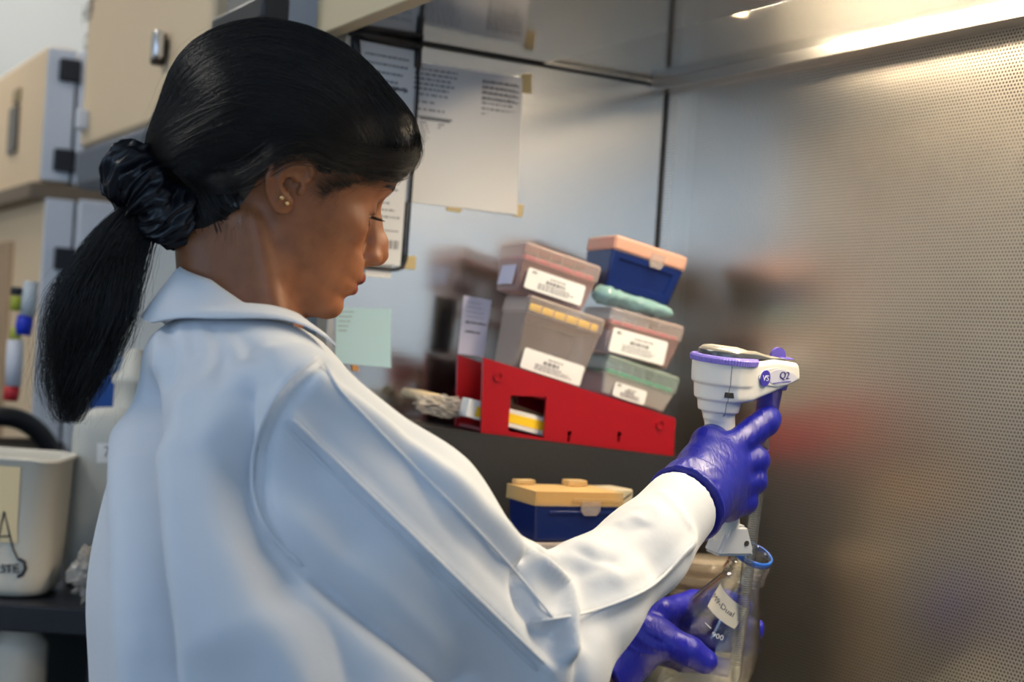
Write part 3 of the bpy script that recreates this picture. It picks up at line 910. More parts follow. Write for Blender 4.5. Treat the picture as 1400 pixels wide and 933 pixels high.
def torso_sdf(P, grow=0.):
    z = np.clip(P[:, 2], TZ[0], TZ[-1])
    cx = spl(z, TZ, TX); a = spl(z, TZ, TA) + grow; b = spl(z, TZ, TB) + grow
    q = np.stack([P[:, 0] - cx, P[:, 1] - YT], 1)
    l = q @ TL[:2]; f = q @ TF[:2]
    rho = ((np.abs(l) / a) ** 2.3 + (np.abs(f) / b) ** 2.3) ** (1 / 2.3)
    d = np.linalg.norm(q, axis=1) * (1 - 1 / np.maximum(rho, .05))
    d = np.where(rho < .05, -b, d) * .85
    return smax(d, P[:, 2] - TZ[-1] - grow, .04)
def coat_core(P, grow=0.):
    d = torso_sdf(P, grow)
    d = smin(d, s_cap(P, NB, RS + V(0, 0, .005), .040 + grow, .047 + grow), .035)
    d = smin(d, s_cap(P, NB, LS, .040 + grow, .045 + grow), .035)
    return d
def sleeves(P, grow=0.):
    d = s_chain(P, [RS, RM, RE], [.0545 + grow, .0655 + grow, .062 + grow], .02)
    d = smin(d, s_chain(P, [RE, RF1, RF2, RCU], [.060 + grow, .0440 + grow, .0365 + grow, .0335 + grow], .02), .018)
    d2 = s_chain(P, [LS, LE, LCU], [.057 + grow, .062 + grow, .034 + grow], .02)
    return smin(d, d2, .001)
def coat_fn(P):
    d = smin(coat_core(P), sleeves(P), .012)
    # bunched cloth in the crook of the elbow
    d = smin(d, s_cap(P, at(728, 772, 1.30), at(752, 772, 1.352), .016, .013), .014)
    d = smin(d, s_cap(P, at(790, 768, 1.372), at(850, 742, 1.43), .018, .014), .02)
    # cut square at the cuffs and the hem
    d = smax(d, np.minimum((P - RCU) @ nrm(RW - RF2), .09 - np.linalg.norm(P - RCU, axis=1)), .003)
    d = smax(d, np.minimum((P - LCU) @ nrm(LW - LE), .09 - np.linalg.norm(P - LCU, axis=1)), .003)
    q = P - NC; rr = np.hypot(q[:, 0], q[:, 1]); c = np.clip(-(q @ TF) / np.maximum(rr, 1e-6), -1, 1)
    zf = NC[2] + np.interp(np.degrees(np.arccos(c)), ANG, ZFOLD)
    d = smax(d, -np.maximum(rr - .070, (zf - .020) - P[:, 2]), .008)
    return np.maximum(d, HEM - P[:, 2])
NC = at(338, 432, 1.400); ANG = [0, 45, 90, 130, 152, 180]; ZFOLD = [.036, .026, -.001, -.045, -.075, -.10]
Vt, F = mesh_sdf(coat_fn, V(-.62, .85, HEM - .02), V(.24, 1.58, 1.46), .0034, 1)
# finer where the photo looks closely: one subdivision of the visible upper part is done by a modifier later
SEAM = [(436, 488), (404, 512), (372, 552), (352, 598), (344, 650), (352, 700), (378, 740), (415, 775)]
COATF = [
    (SEAM, 2.0, 4), ([(444, 492), (412, 520), (382, 560), (362, 605), (355, 655), (364, 700), (388, 738)], -2.4, 5),
    # long drapes down the back
    ([(188, 540), (203, 660), (215, 760), (222, 933)], -16, 17), ([(238, 640), (246, 780), (256, 933)], 6, 18), ([(165, 600), (170, 780), (180, 933)], 6, 24),
    ([(262, 560), (264, 660), (272, 760), (305, 860)], 8, 26), ([(325, 535), (330, 620), (342, 700), (395, 790)], -9, 18),
    ([(300, 600), (318, 720), (365, 830), (405, 933)], 4, 22), ([(380, 800), (450, 850), (480, 933)], -5, 22),
    ([(225, 440), (236, 475), (232, 520)], -2.5, 8), ([(256, 440), (262, 480)], -2.0, 7), ([(286, 440), (300, 475), (300, 520)], -2.0, 9), ([(215, 450), (210, 500)], 2, 8),
    ([(318, 445), (350, 490), (360, 520)], -1.8, 10),
    # sleeve
    ([(440, 525), (520, 580), (640, 672), (712, 752)], 5, 13), ([(470, 520), (560, 590), (660, 690)], -2.2, 16),
    ([(397, 571), (520, 690), (640, 806), (750, 914)], 1.5, 4), ([(388, 582), (510, 700), (630, 816), (740, 924)], -1.3, 4),
    ([(372, 745), (440, 790), (520, 850), (610, 915), (640, 940)], -12, 11), ([(352, 700), (372, 745), (420, 782)], -5, 7), ([(455, 700), (520, 780), (610, 850)], 3, 26),
    ([(430, 610), (450, 690), (480, 740)], -3, 22), ([(560, 620), (600, 700), (690, 800)], -3, 22), ([(640, 790), (700, 850), (760, 915)], 3.5, 20),
    # elbow and forearm
    ([(722, 752), (716, 800), (722, 850), (748, 893)], -9, 9), ([(728, 757), (750, 782), (768, 797), (776, 820), (776, 890)], 7, 8),
    ([(752, 760), (768, 765)], -7, 8), ([(790, 775), (800, 810), (805, 870)], -3.5, 14),
    ([(796, 748), (818, 760), (838, 764)], -3.2, 9), ([(774, 766), (792, 776), (818, 774)], -3, 9), ([(828, 778), (850, 790), (880, 784)], 2, 12),
    ([(722, 851), (791, 841), (885, 806), (950, 742)], 2.6, 6), ([(735, 864), (800, 853), (890, 822), (945, 765)], -2.0, 9),
    ([(835, 735), (860, 722), (880, 716)], -1.8, 8), ([(870, 690), (890, 684), (902, 694), (905, 704)], 1.2, 2.5), ([(848, 712), (872, 702), (880, 712)], 1.4, 4),
    ([(760, 870), (790, 905), (790, 940)], -4, 10), ([(905, 670), (935, 700), (955, 735)], 1.0, 4),
]
FOLDK = 2.0
# small random undulation of hanging cloth
N0 = vnormals(Vt, F)
und = np.array([noise.noise(Vector((v[0] * 9, v[1] * 9, v[2] * 4))) for v in Vt])
Vt = Vt + N0 * (und * .004)[:, None]
Vt = pxfolds(Vt, F, COATF)
Vt = laplace(Vt, F, .2)
def cloth_mat():
    m, nt, b = new_mat('white_cotton')
    b.inputs['Base Color'].default_value = (.58, .605, .65, 1); b.inputs['Roughness'].default_value = .75
    b.inputs['Specular IOR Level'].default_value = .25; b.inputs['Sheen Weight'].default_value = .25
    tc = nt.nodes.new('ShaderNodeTexCoord'); n1 = nt.nodes.new('ShaderNodeTexNoise'); n1.inputs['Scale'].default_value = 38; n1.inputs['Detail'].default_value = 3
    nt.links.new(tc.outputs['Object'], n1.inputs['Vector'])
    bp = nt.nodes.new('ShaderNodeBump'); bp.inputs['Strength'].default_value = .18; bp.inputs['Distance'].default_value = .004
    nt.links.new(n1.outputs['Fac'], bp.inputs['Height']); nt.links.new(bp.outputs['Normal'], b.inputs['Normal'])
    return m
M_cloth = cloth_mat()
coat = fast_obj('lab_coat', pw(Vt), F, M_cloth, person); bpy.context.view_layer.update()
COATV, COATFN = Vt, F

# stitched seams, raised along the cloth
def seam_line(pxs, r):
    P_ = np.asarray(pxs, float); c = np.r_[0, np.cumsum(np.hypot(*np.diff(P_, axis=0).T))]; t = np.linspace(0, c[-1], max(8, int(c[-1] / 9)))
    Q = np.stack([spl(t, c, P_[:, 0]), spl(t, c, P_[:, 1])], 1); W = pick(COATV, Q)
    for _ in range(3): W[1:-1] = (W[:-2] + 2 * W[1:-1] + W[2:]) / 4
    bm = bmesh.new(); tube(bm, [Vector(p) for p in pw(W)], [r * .3] + [r] * (len(W) - 2) + [r * .3], 8); return bm_obj('stitched_seam', bm, M_cloth, coat)
for pxs, r in ((SEAM, .0016), ([(444, 496), (455, 520), (500, 570), (560, 632), (640, 712), (720, 800), (760, 850)], .0011), ([(397, 571), (460, 632), (520, 690), (640, 806), (745, 908)], .0015),
               ([(388, 582), (450, 642), (510, 700), (630, 816), (735, 918)], .0011), ([(725, 851), (791, 841), (840, 826), (885, 806), (948, 744)], .0014)):
    seam_line(pxs, r)
# collar: stand and fold-over leaf round the neck
def collar():
    C = NC; n = 90; Vt = []; th = .0013; leaf = []
    prof = [(-.004, -.045, 1), (-.002, -.020, 1), (0, -.004, 1), (.0022, .0004, 1), (.006, -.003, 1), (.014, -.014, 1), (.023, -.027, 1), (.030, -.039, 1)]
    inner = [(a + (.0 if i < 3 else -.0005), b - th * (0 if i < 3 else 1.6), c) for i, (a, b, c) in enumerate(prof)]
    inner = [(prof[0][0] + th, prof[0][1], 1), (prof[1][0] + th, prof[1][1], 1), (prof[2][0] + th, prof[2][1], 1), (prof[3][0], prof[3][1] - th, 1), (prof[4][0] - .0006, prof[4][1] - th * 1.2, 1), (prof[5][0] - .0008, prof[5][1] - th * 1.2, 1), (prof[6][0] - .0008, prof[6][1] - th, 1), (prof[7][0], prof[7][1] - .0002, 1)]
    K = len(prof)
    for k in range(n + 1):
        th_ = math.radians(-104 + 208 * k / n)
        c, s = math.cos(th_), math.sin(th_)
        R = .0555 + .006 * (1 - c) * .5
        zz = np.interp(abs(math.degrees(th_)), ANG, ZFOLD)
        dirv = -TF * c - TL * s
        if s < 0: pass
        for pr in (prof, inner[::-1]):
            for (dr, dz, _) in pr:
                wob = 1 + .12 * math.sin(3 * th_ + 1)
                k2 = np.interp(abs(math.degrees(th_)), [0, 90, 152], [1, .95, 1.2])
                Vt.append(C + dirv * (R + dr * k2) + V(0, 0, zz + dz * (1 if dr < .004 else wob) * k2)); leaf.append(0 if dr < .004 else (1 if pr is prof else 2))
    Vt = np.array(Vt); leaf = np.array(leaf)
    d0 = lambda P: smin(coat_core(P), sleeves(P), .012)
    for _ in range(12):      # drape the leaf over the shoulders of the coat
        d = d0(Vt); g = grad(d0, Vt, .002); lv = np.where(leaf == 1, .0075, .0060)
        Vt = Vt + g * (np.maximum(lv - d, 0) * (leaf > 0))[:, None]
    M2 = 2 * K; F = []
    for k in range(n):
        for j in range(M2):
            F.append((k * M2 + j, k * M2 + (j + 1) % M2, (k + 1) * M2 + (j + 1) % M2, (k + 1) * M2 + j))
    return fast_obj('collar', pw(np.array(Vt)), np.array(F), M_cloth, person)
collar()

# --- the rest of the body, under the clothes
def under(P):
    d = coat_core(P, -.048)
    d = smax(d, HEM + .1 - P[:, 2], .01)
    d = smin(d, s_chain(P, [RS, RM, RE], [.024, .030, .028], .02), .02)
    d = smin(d, s_chain(P, [RE, RF2, RC], [.027, .023, .023], .02), .02)
    d = smin(d, s_chain(P, [LS, LE, LC], [.024, .03, .023], .02), .02)
    d = smin(d, rarm(P) + .004, .006); d = smin(d, larm(P) + .007, .006)
    for s in (-1, 1):
        hip = V(TX[2], YT, .86) + TL * s * .085; knee = hip + TF * .01 - V(0, 0, .40) ; an = knee - V(0, 0, .38) - TF * .01
        d = smin(d, s_chain(P, [hip, knee, an], [.075, .052, .036], .02), .03)
    d = smin(d, neck_sdf(P), .02)
    return d
Vt, F = mesh_sdf(under, V(-.56, .88, .04), V(.24, 1.62, 1.47), .006, 1)
bodyV.append(Vt); bodyF.append(F); bodyC.append(np.tile(skin0, (len(Vt), 1)))
M_pants = mat('navy_cotton', srgb(38, 42, 58), rough=.85)
M_shoe = mat('black_leather', (.015, .015, .016), rough=.4)
for s in (-1, 1):
    hip = V(TX[2], YT, .86) + TL * s * .085; knee = hip + TF * .01 - V(0, 0, .40); an = knee - V(0, 0, .40) - TF * .01
    fn = lambda P: np.maximum(s_chain(P, [hip, knee, an], [.088, .066, .058], .02), .07 - P[:, 2])
    if s < 0:
        f1 = fn
        hp = (hip, knee, an)
    else:
        f2 = fn
        hp2 = (hip, knee, an)
def pants(P):
    d = None
    for (h, k, a) in (hp, hp2):
        e = s_chain(P, [h, k, a], [.088, .066, .058], .02); d = e if d is None else smin(d, e, .01)
    return np.maximum(np.maximum(d, .07 - P[:, 2]), P[:, 2] - .9)
Vt, F = mesh_sdf(pants, V(-.55, .95, .05), V(.15, 1.45, .95), .008, 1)
fast_obj('trousers', pw(Vt), F, M_pants, person)
for (h, k, a) in (hp, hp2):
    def shoe(P):
        b = V(a[0], a[1], .05)
        d = smin(s_cap(P, b - TF * .03, b + TF * .15 - V(0, 0, .018), .040, .034), s_cap(P, b, b + V(0, 0, .05), .042, .044), .02)
        return np.maximum(d, .002 - P[:, 2])
    Vt, F = mesh_sdf(shoe, V(a[0] - .15, a[1] - .15, -.02), V(a[0] + .25, a[1] + .2, .2), .006, 1)
    fast_obj('shoe', pw(Vt), F, M_shoe, person)
def skin_mat():
    m, nt, b = new_mat('skin')
    at_ = nt.nodes.new('ShaderNodeAttribute'); at_.attribute_name = 'Col'
    tc = nt.nodes.new('ShaderNodeTexCoord')
    n1 = nt.nodes.new('ShaderNodeTexNoise'); n1.inputs['Scale'].default_value = 55; n1.inputs['Detail'].default_value = 5
    n2 = nt.nodes.new('ShaderNodeTexNoise'); n2.inputs['Scale'].default_value = 900; n2.inputs['Detail'].default_value = 2
    nt.links.new(tc.outputs['Object'], n1.inputs['Vector']); nt.links.new(tc.outputs['Object'], n2.inputs['Vector'])
    mx = nt.nodes.new('ShaderNodeMix'); mx.data_type = 'RGBA'; mx.blend_type = 'MULTIPLY'; mx.inputs[0].default_value = .5
    cr = nt.nodes.new('ShaderNodeValToRGB'); cr.color_ramp.elements[0].color = (.62, .56, .54, 1); cr.color_ramp.elements[1].color = (1.25, 1.25, 1.25, 1)
    cr.color_ramp.elements[0].position = .3; cr.color_ramp.elements[1].position = .7
    nt.links.new(n1.outputs['Fac'], cr.inputs[0]); nt.links.new(at_.outputs['Color'], mx.inputs[6]); nt.links.new(cr.outputs[0], mx.inputs[7])
    nt.links.new(mx.outputs[2], b.inputs['Base Color'])
    bp = nt.nodes.new('ShaderNodeBump'); bp.inputs['Strength'].default_value = .12; bp.inputs['Distance'].default_value = .0006
    nt.links.new(n2.outputs['Fac'], bp.inputs['Height']); nt.links.new(bp.outputs['Normal'], b.inputs['Normal'])
    b.inputs['Roughness'].default_value = .46; b.inputs['Specular IOR Level'].default_value = .45
    b.inputs['Subsurface Weight'].default_value = .12; b.inputs['Subsurface Radius'].default_value = (.009, .004, .002); b.inputs['Subsurface Scale'].default_value = 1
    return m
M_skin = skin_mat()
off = 0; FV, FF, FC = [], [], []
for v, f, c in zip(bodyV, bodyF, bodyC):
    FV.append(v); FF.append(f + off); FC.append(c); off += len(v)
body = fast_obj('body', pw(np.concatenate(FV)), np.concatenate(FF), M_skin, person)
set_color(body, np.concatenate(FC))
# ============================================================ THE HOOD
def rayplane(px, py, P0, n):
    d = ray(px, py); return CAM + d * (((np.asarray(P0) - CAM) @ n) / (d @ n))
def local(o, X, Y, Z):
    """matrix from three world axes"""
    M = Matrix.Identity(4)
    for i in range(3): M[i][0], M[i][1], M[i][2], M[i][3] = X[i], Y[i], Z[i], o[i]
    return M
CEIL, WORK = CAMZ + .3585, CAMZ - .46
hood = thing('laminar_flow_hood', 'stainless steel laminar flow hood with perforated back panel and polished side panel', 'hood', H(0, 0, 0), HROT)
# local axes of the hood empty: x = along the back panel towards the camera (v), y = into the wall (-u)
def steel(name, col=(.62, .60, .57), rough=.2, streak=.25, axis='x', bump=.05, spotty=0.):
    m, nt, b = new_mat(name)
    b.inputs['Metallic'].default_value = 1; b.inputs['Base Color'].default_value = (*col, 1)
    tc = nt.nodes.new('ShaderNodeTexCoord'); mp = nt.nodes.new('ShaderNodeMapping')
    mp.inputs['Scale'].default_value = {'x': (1.5, 260, 260), 'y': (260, 1.5, 260), 'z': (260, 260, 1.5)}[axis]
    nz = nt.nodes.new('ShaderNodeTexNoise'); nz.inputs['Scale'].default_value = 1.5; nz.inputs['Detail'].default_value = 4
    nt.links.new(tc.outputs['Object'], mp.inputs[0]); nt.links.new(mp.outputs[0], nz.inputs['Vector'])
    mr = nt.nodes.new('ShaderNodeMapRange'); mr.inputs[3].default_value = rough * (1 - streak); mr.inputs[4].default_value = rough * (1 + streak)
    nt.links.new(nz.outputs['Fac'], mr.inputs[0]); nt.links.new(mr.outputs[0], b.inputs['Roughness'])
    if bump:
        bp = nt.nodes.new('ShaderNodeBump'); bp.inputs['Strength'].default_value = bump; bp.inputs['Distance'].default_value = .001
        nt.links.new(nz.outputs['Fac'], bp.inputs['Height']); nt.links.new(bp.outputs['Normal'], b.inputs['Normal'])
    return m
M_side = steel('brushed_steel', rough=.19, axis='y', bump=.05)
M_ceil = steel('polished_steel', (.50, .47, .44), rough=.10, axis='x', bump=.02)
M_frame = steel('dull_steel', (.42, .40, .37), rough=.35)
M_cream = mat('cream_enamel', srgb(214, 196, 160), rough=.45)
M_black = mat('black_gasket', (.012, .012, .013), rough=.5)
# side panel (inner face on v = 0), with its front return edge
bm = bmesh.new(); box(bm, -.022, 0, -.465, .02, WORK - .05, CEIL + .12, .0008)
bm_obj('side_panel', bm, M_side, hood)
bm = bmesh.new(); box(bm, -.030, .004, -.473, -.465, WORK - .05, CEIL + .05, .001)
bm_obj('panel_edge', bm, M_frame, hood)
# perforated back panel: a sheet with a staggered pattern of round holes
def perf_mat():
    m, nt, b = new_mat('perforated_steel')
    b.inputs['Metallic'].default_value = 1; b.inputs['Base Color'].default_value = (.78, .715, .63, 1); b.inputs['Roughness'].default_value = .30
    N = nt.nodes.new; Lk = nt.links.new
    tc = N('ShaderNodeTexCoord'); sp = N('ShaderNodeSeparateXYZ'); Lk(tc.outputs['Object'], sp.inputs[0])
    p = .0043; q = p * math.sqrt(3)
    def math_(op, a, b_=None):
        n = N('ShaderNodeMath'); n.operation = op
        for i, v in enumerate((a, b_)):
            if v is None: continue
            if isinstance(v, (int, float)): n.inputs[i].default_value = v
            else: Lk(v, n.inputs[i])
        return n.outputs[0]
    def lattice(ox, oz):
        u = math_('MULTIPLY', math_('SUBTRACT', math_('FRACT', math_('ADD', math_('DIVIDE', sp.outputs['X'], p), ox + 50)), .5), p)
        w = math_('MULTIPLY', math_('SUBTRACT', math_('FRACT', math_('ADD', math_('DIVIDE', sp.outputs['Z'], q), oz + 50)), .5), q)
        return math_('ADD', math_('MULTIPLY', u, u), math_('MULTIPLY', w, w))
    d2 = math_('MINIMUM', lattice(0, 0), lattice(.5, .5))
    hole = math_('LESS_THAN', d2, .00125 ** 2)
    tr = N('ShaderNodeBsdfTransparent'); mx = N('ShaderNodeMixShader')
    Lk(hole, mx.inputs[0]); Lk(b.outputs[0], mx.inputs[1]); Lk(tr.outputs[0], mx.inputs[2])
    Lk(mx.outputs[0], nt.nodes['Material Output'].inputs[0])
    # faint waviness of the sheet
    nz = N('ShaderNodeTexNoise'); nz.inputs['Scale'].default_value = 7; Lk(tc.outputs['Object'], nz.inputs['Vector'])
    bp = N('ShaderNodeBump'); bp.inputs['Strength'].default_value = .08; bp.inputs['Distance'].default_value = .004; Lk(nz.outputs['Fac'], bp.inputs['Height']); Lk(bp.outputs['Normal'], b.inputs['Normal'])
    return m
bm = bmesh.new()
vs = [bm.verts.new(c) for c in ((0, 0, WORK), (1.30, 0, WORK), (1.30, 0, CEIL - .011), (0, 0, CEIL - .011))]; bm.faces.new(vs)
pp = bm_obj('perforated_panel', bm, perf_mat(), hood); pp['label'] = 'perforated steel panel with staggered round holes'
bm = bmesh.new(); box(bm, 0, 1.30, .052, .06, WORK, CEIL + .02)
bm_obj('filter_media', bm, mat('filter_paper', srgb(140, 132, 118), rough=.9), hood)
# dark seam in the corner between the two panels
bm = bmesh.new(); box(bm, 0, .0028, -.0028, 0, WORK, CEIL - .011)
bm_obj('corner_seam', bm, M_black, hood)
# ceiling: polished plate, then the lamp bay along the back
UL = .1995
bm = bmesh.new(); box(bm, 0, 1.30, -.47, -UL, CEIL, CEIL + .006, .0006)
bm_obj('ceiling_panel', bm, M_ceil, hood)
bm = bmesh.new(); box(bm, 0, 1.30, -.026, .012, CEIL - .011, CEIL + .010, .001)
bm_obj('soffit_rail', bm, M_frame, hood)
bm = bmesh.new(); box(bm, .0, .003, -.47, -.02, CEIL - .0035, CEIL + .0005)
bm_obj('ceiling_gasket', bm, M_black, hood)
bm = bmesh.new()                                       # bay walls and roof above the cover
box(bm, 0, 1.30, -UL - .004, -UL, CEIL + .0065, CEIL + .13); box(bm, 0, 1.30, -.012, -.006, CEIL + .011, CEIL + .13); box(bm, 0, 1.30, -UL - .004, -.006, CEIL + .13, CEIL + .136); box(bm, 1.30, 1.304, -.6, 0, CEIL, CEIL + .136)
bm_obj('lamp_bay', bm, mat('bay_enamel', (.11, .105, .095), rough=.5), hood)
# clear cover under the lamps
def glass_nodes(name, tint, edge, rough, base=.04, power=4.5, edge_at=.55):
    """thin clear sheet: see-through, mirror-like only at grazing angles"""
    m = bpy.data.materials.new(name); m.use_nodes = True; nt = m.node_tree; nt.nodes.clear()
    N = nt.nodes.new; Lk = nt.links.new
    o = N('ShaderNodeOutputMaterial'); mx = N('ShaderNodeMixShader'); t = N('ShaderNodeBsdfTransparent'); g = N('ShaderNodeBsdfGlossy'); lw = N('ShaderNodeLayerWeight'); cr = N('ShaderNodeValToRGB')
    lw.inputs[0].default_value = .5; cr.color_ramp.elements[0].color = (*tint, 1); cr.color_ramp.elements[1].color = (*edge, 1); cr.color_ramp.elements[0].position = edge_at
    g.inputs['Roughness'].default_value = rough
    pw_ = N('ShaderNodeMath'); pw_.operation = 'POWER'; pw_.inputs[1].default_value = power; Lk(lw.outputs['Facing'], pw_.inputs[0])
    mr = N('ShaderNodeMapRange'); mr.inputs[3].default_value = base; mr.inputs[4].default_value = .9; Lk(pw_.outputs[0], mr.inputs[0])
    Lk(lw.outputs['Facing'], cr.inputs[0]); Lk(cr.outputs[0], t.inputs[0]); Lk(mr.outputs[0], mx.inputs[0]); Lk(t.outputs[0], mx.inputs[1]); Lk(g.outputs[0], mx.inputs[2]); Lk(mx.outputs[0], o.inputs[0])
    return m
def pane_mat(name, tint=(1, 1, 1), rough=.03): return glass_nodes(name, tint, tint, rough)
bm = bmesh.new(); box(bm, .003, 1.30, -UL + .001, -.027, CEIL + .003, CEIL + .0055)
lc = bm_obj('lamp_cover', bm, glass_nodes('clear_acrylic', (.50, .485, .455), (.45, .43, .40), .14, .16, 2.0), hood)
bm = bmesh.new(); tube(bm, [(.27, -.10, CEIL + .052), (1.18, -.10, CEIL + .052)], .013, 16)
lt = bm_obj('lamp_tube', bm, mat('lit_tube', (.9, .9, .85), emit=(1, .88, .71), estr=1120), hood); lt['label'] = 'lit warm white lamp tube'
bm = bmesh.new()
for x in (.255, 1.195):
    bm = bmesh.new(); box(bm, x - .018, x + .018, -.118, -.082, CEIL + .034, CEIL + .13, .002)
    bm_obj('lamp_socket', bm, M_cream, hood)
# fascia over the opening, worktop, base cabinet
bm = bmesh.new()
box(bm, -.034, 1.34, -.497, -.474, CEIL - .006, CEIL + .22, .002); box(bm, -.034, 1.34, -.4735, -.466, CEIL + .007, CEIL + .22)
bm_obj('fascia', bm, M_cream, hood)
bm = bmesh.new(); box(bm, -.03, 1.33, -.60, .03, WORK - .03, WORK, .004)
bm_obj('worktop', bm, steel('worktop_steel', (.75, .73, .69), .5), hood)
bm = bmesh.new(); box(bm, -.03, 1.33, -.50, .20, 0, WORK - .03, .004); box(bm, -.03, 1.33, .061, .20, WORK - .03, CEIL + .2, .004)
bm_obj('base_cabinet', bm, mat('grey_enamel', srgb(176, 176, 170), rough=.5), hood)

# --- sheets on the side panel
M_paper = mat('white_paper', (.80, .79, .77), rough=.8)
M_ink = mat('black_print', (.24, .24, .25), rough=.8)
M_inkb = mat('dark_ink', (.06, .06, .08), rough=.8)
M_tape = mat('masking_tape', srgb(206, 186, 138), rough=.7)
def quad_on(o, X, Y, pts, bm, mi=0, z=0.):
    vs = [bm.verts.new((a, b, z)) for a, b in pts]; f = bm.faces.new(vs); f.material_index = mi; return f
class Sheet:
    """flat sheet on a plane, its outline given by photo pixels; (s, t) in 0..1 run right and down"""
    def __init__(s, name, quad, P0, n, m, thick=.0004, parent=None, label=None, cat=None, group=None, curl=0., bend=None):
        n = nrm(n); W = [rayplane(*q, P0, n) for q in quad]       # TL TR BR BL
        s.o = W[0]; s.X = nrm(W[1] - W[0]); s.Z = -n if n @ (CAM - W[0]) < 0 else n; s.Y = np.cross(s.Z, s.X)
        s.L = [((w - s.o) @ s.X, (w - s.o) @ s.Y) for w in W]
        s.bm = bmesh.new(); s.th = thick
        N = 12; g = []
        for i in range(N + 1):
            row = []
            for j in range(N + 1):
                a, b = s.st(j / N, i / N); row.append(s.bm.verts.new((a, b, thick + (curl * (i / N) ** 2 * (j / N) if curl else 0))))
            g.append(row)
        for i in range(N):
            for j in range(N): s.bm.faces.new((g[i + 1][j], g[i + 1][j + 1], g[i][j + 1], g[i][j]))
        rim = [g[0][j] for j in range(N + 1)] + [g[i][N] for i in range(1, N + 1)] + [g[N][j] for j in range(N - 1, -1, -1)] + [g[i][0] for i in range(N - 1, 0, -1)]
        low = [s.bm.verts.new((v.co.x, v.co.y, 0)) for v in rim]; R = len(rim)
        for k in range(R): s.bm.faces.new((rim[k], rim[(k + 1) % R], low[(k + 1) % R], low[k]))
        s.bm.faces.new(low)
        s.name, s.m, s.parent, s.lab = name, m, parent, (label, cat, group)
    def st(s, a, b):
        p = [np.array(q) for q in s.L]; q = p[0] * (1 - a) * (1 - b) + p[1] * a * (1 - b) + p[2] * a * b + p[3] * (1 - a) * b
        return float(q[0]), float(q[1])
    def rect(s, a0, a1, b0, b1, mi=1, z=.00025):
        vs = [s.bm.verts.new((*s.st(a, b), s.th + z)) for a, b in ((a0, b1), (a1, b1), (a1, b0), (a0, b0))]
        f = s.bm.faces.new(vs); f.material_index = mi
    def lines(s, a0, a1, b0, b1, n, h, ragged=.3, word=.05, mi=1, seed=1):
        """rows of small print, as broken strokes"""
        r = random.Random(seed)
        for i in range(n):
            b = b0 + (b1 - b0) * i / max(n - 1, 1); a = a0; end = a1 - (a1 - a0) * ragged * r.random()
            while a < end:
                w = word * r.uniform(.4, 1.3); s.rect(a, min(a + w, end), b - h / 2, b + h / 2, mi); a += w + word * .3
    def scrawl(s, a0, a1, b, h, n=10, mi=2, seed=3, w=.0009):
        """a line of handwriting: one wavering pen stroke"""
        r = random.Random(seed); pts = []
        for i in range(n * 4):
            t = i / (n * 4 - 1); a = a0 + (a1 - a0) * t
            pts.append(Vector((*s.st(a, b + h * (.5 * math.sin(i * 1.7) * r.uniform(.3, 1))), s.th + .0003)))
        for p, q in zip(pts, pts[1:]):
            d = (q - p); e = Vector((-d.y, d.x, 0)).normalized() * w / 2
            f = s.bm.faces.new([s.bm.verts.new(v) for v in (p - e, q - e, q + e, p + e)]); f.material_index = mi
    def done(s, mats=None):
        o = bm_obj(s.name, s.bm, None, s.parent, mats=mats or [s.m, M_ink, M_inkb])
        if s.parent is None: o.matrix_world = local(s.o, s.X, s.Y, s.Z)
        else: o.matrix_local = s.parent.matrix_world.inverted() @ local(s.o, s.X, s.Y, s.Z)
        if s.lab[0]: tag(o, *s.lab)
        return o
WP, WN = H(0, 0, CAMZ), HB
def wall(v=.0006): return H(0, v, CAMZ)
s = Sheet('protocol_sheet', [(548, 82), (715, 107), (705, 294), (548, 275)], wall(), WN, M_paper, label='large printed protocol sheet taped on the steel side panel', cat='paper', curl=.004)
s.lines(.10, .48, .04, .18, 5, .014, .3, .035, seed=4); s.lines(.12, .42, .22, .38, 4, .012, .5, .05, seed=8)
s.rect(.15, .40, .375, .40); s.lines(.30, .40, .42, .97, 26, .010, .1, .05, seed=5); s.lines(.15, .24, .42, .97, 26, .009, .3, .05, seed=6)
s.lines(.66, .98, .06, .34, 8, .014, .2, .035, seed=9); s.rect(.62, .80, .37, .40); s.lines(.73, .81, .42, .97, 27, .010, .1, .05, seed=11); s.lines(.64, .70, .42, .97, 27, .009, .2, .04, seed=12); s.lines(.63, .96, .34, .36, 1, .012, .1, .03, seed=15)
for i, b in enumerate((.07, .11, .15, .19)): s.scrawl(.66, .97, b, .022, 12, 2, 20 + i, .0012)
s.done()
for q, lab in (([(714, 101), (727, 101), (727, 128), (714, 127)], 'piece of masking tape at the upper right corner of the protocol sheet'), ([(705, 279), (716, 280), (714, 297), (703, 296)], 'piece of masking tape at the lower right corner of the protocol sheet'), ([(612, 281), (632, 284), (630, 291), (611, 288)], 'piece of masking tape on the lower edge of the protocol sheet'), ([(554, 350), (569, 350), (568, 369), (553, 368)], 'piece of masking tape on the side panel right of the clipboard')):
    Sheet('masking_tape', q, wall(.0014), WN, M_tape, .0003, label=lab, cat='tape', group='tape pieces on the side panel').done([M_tape])
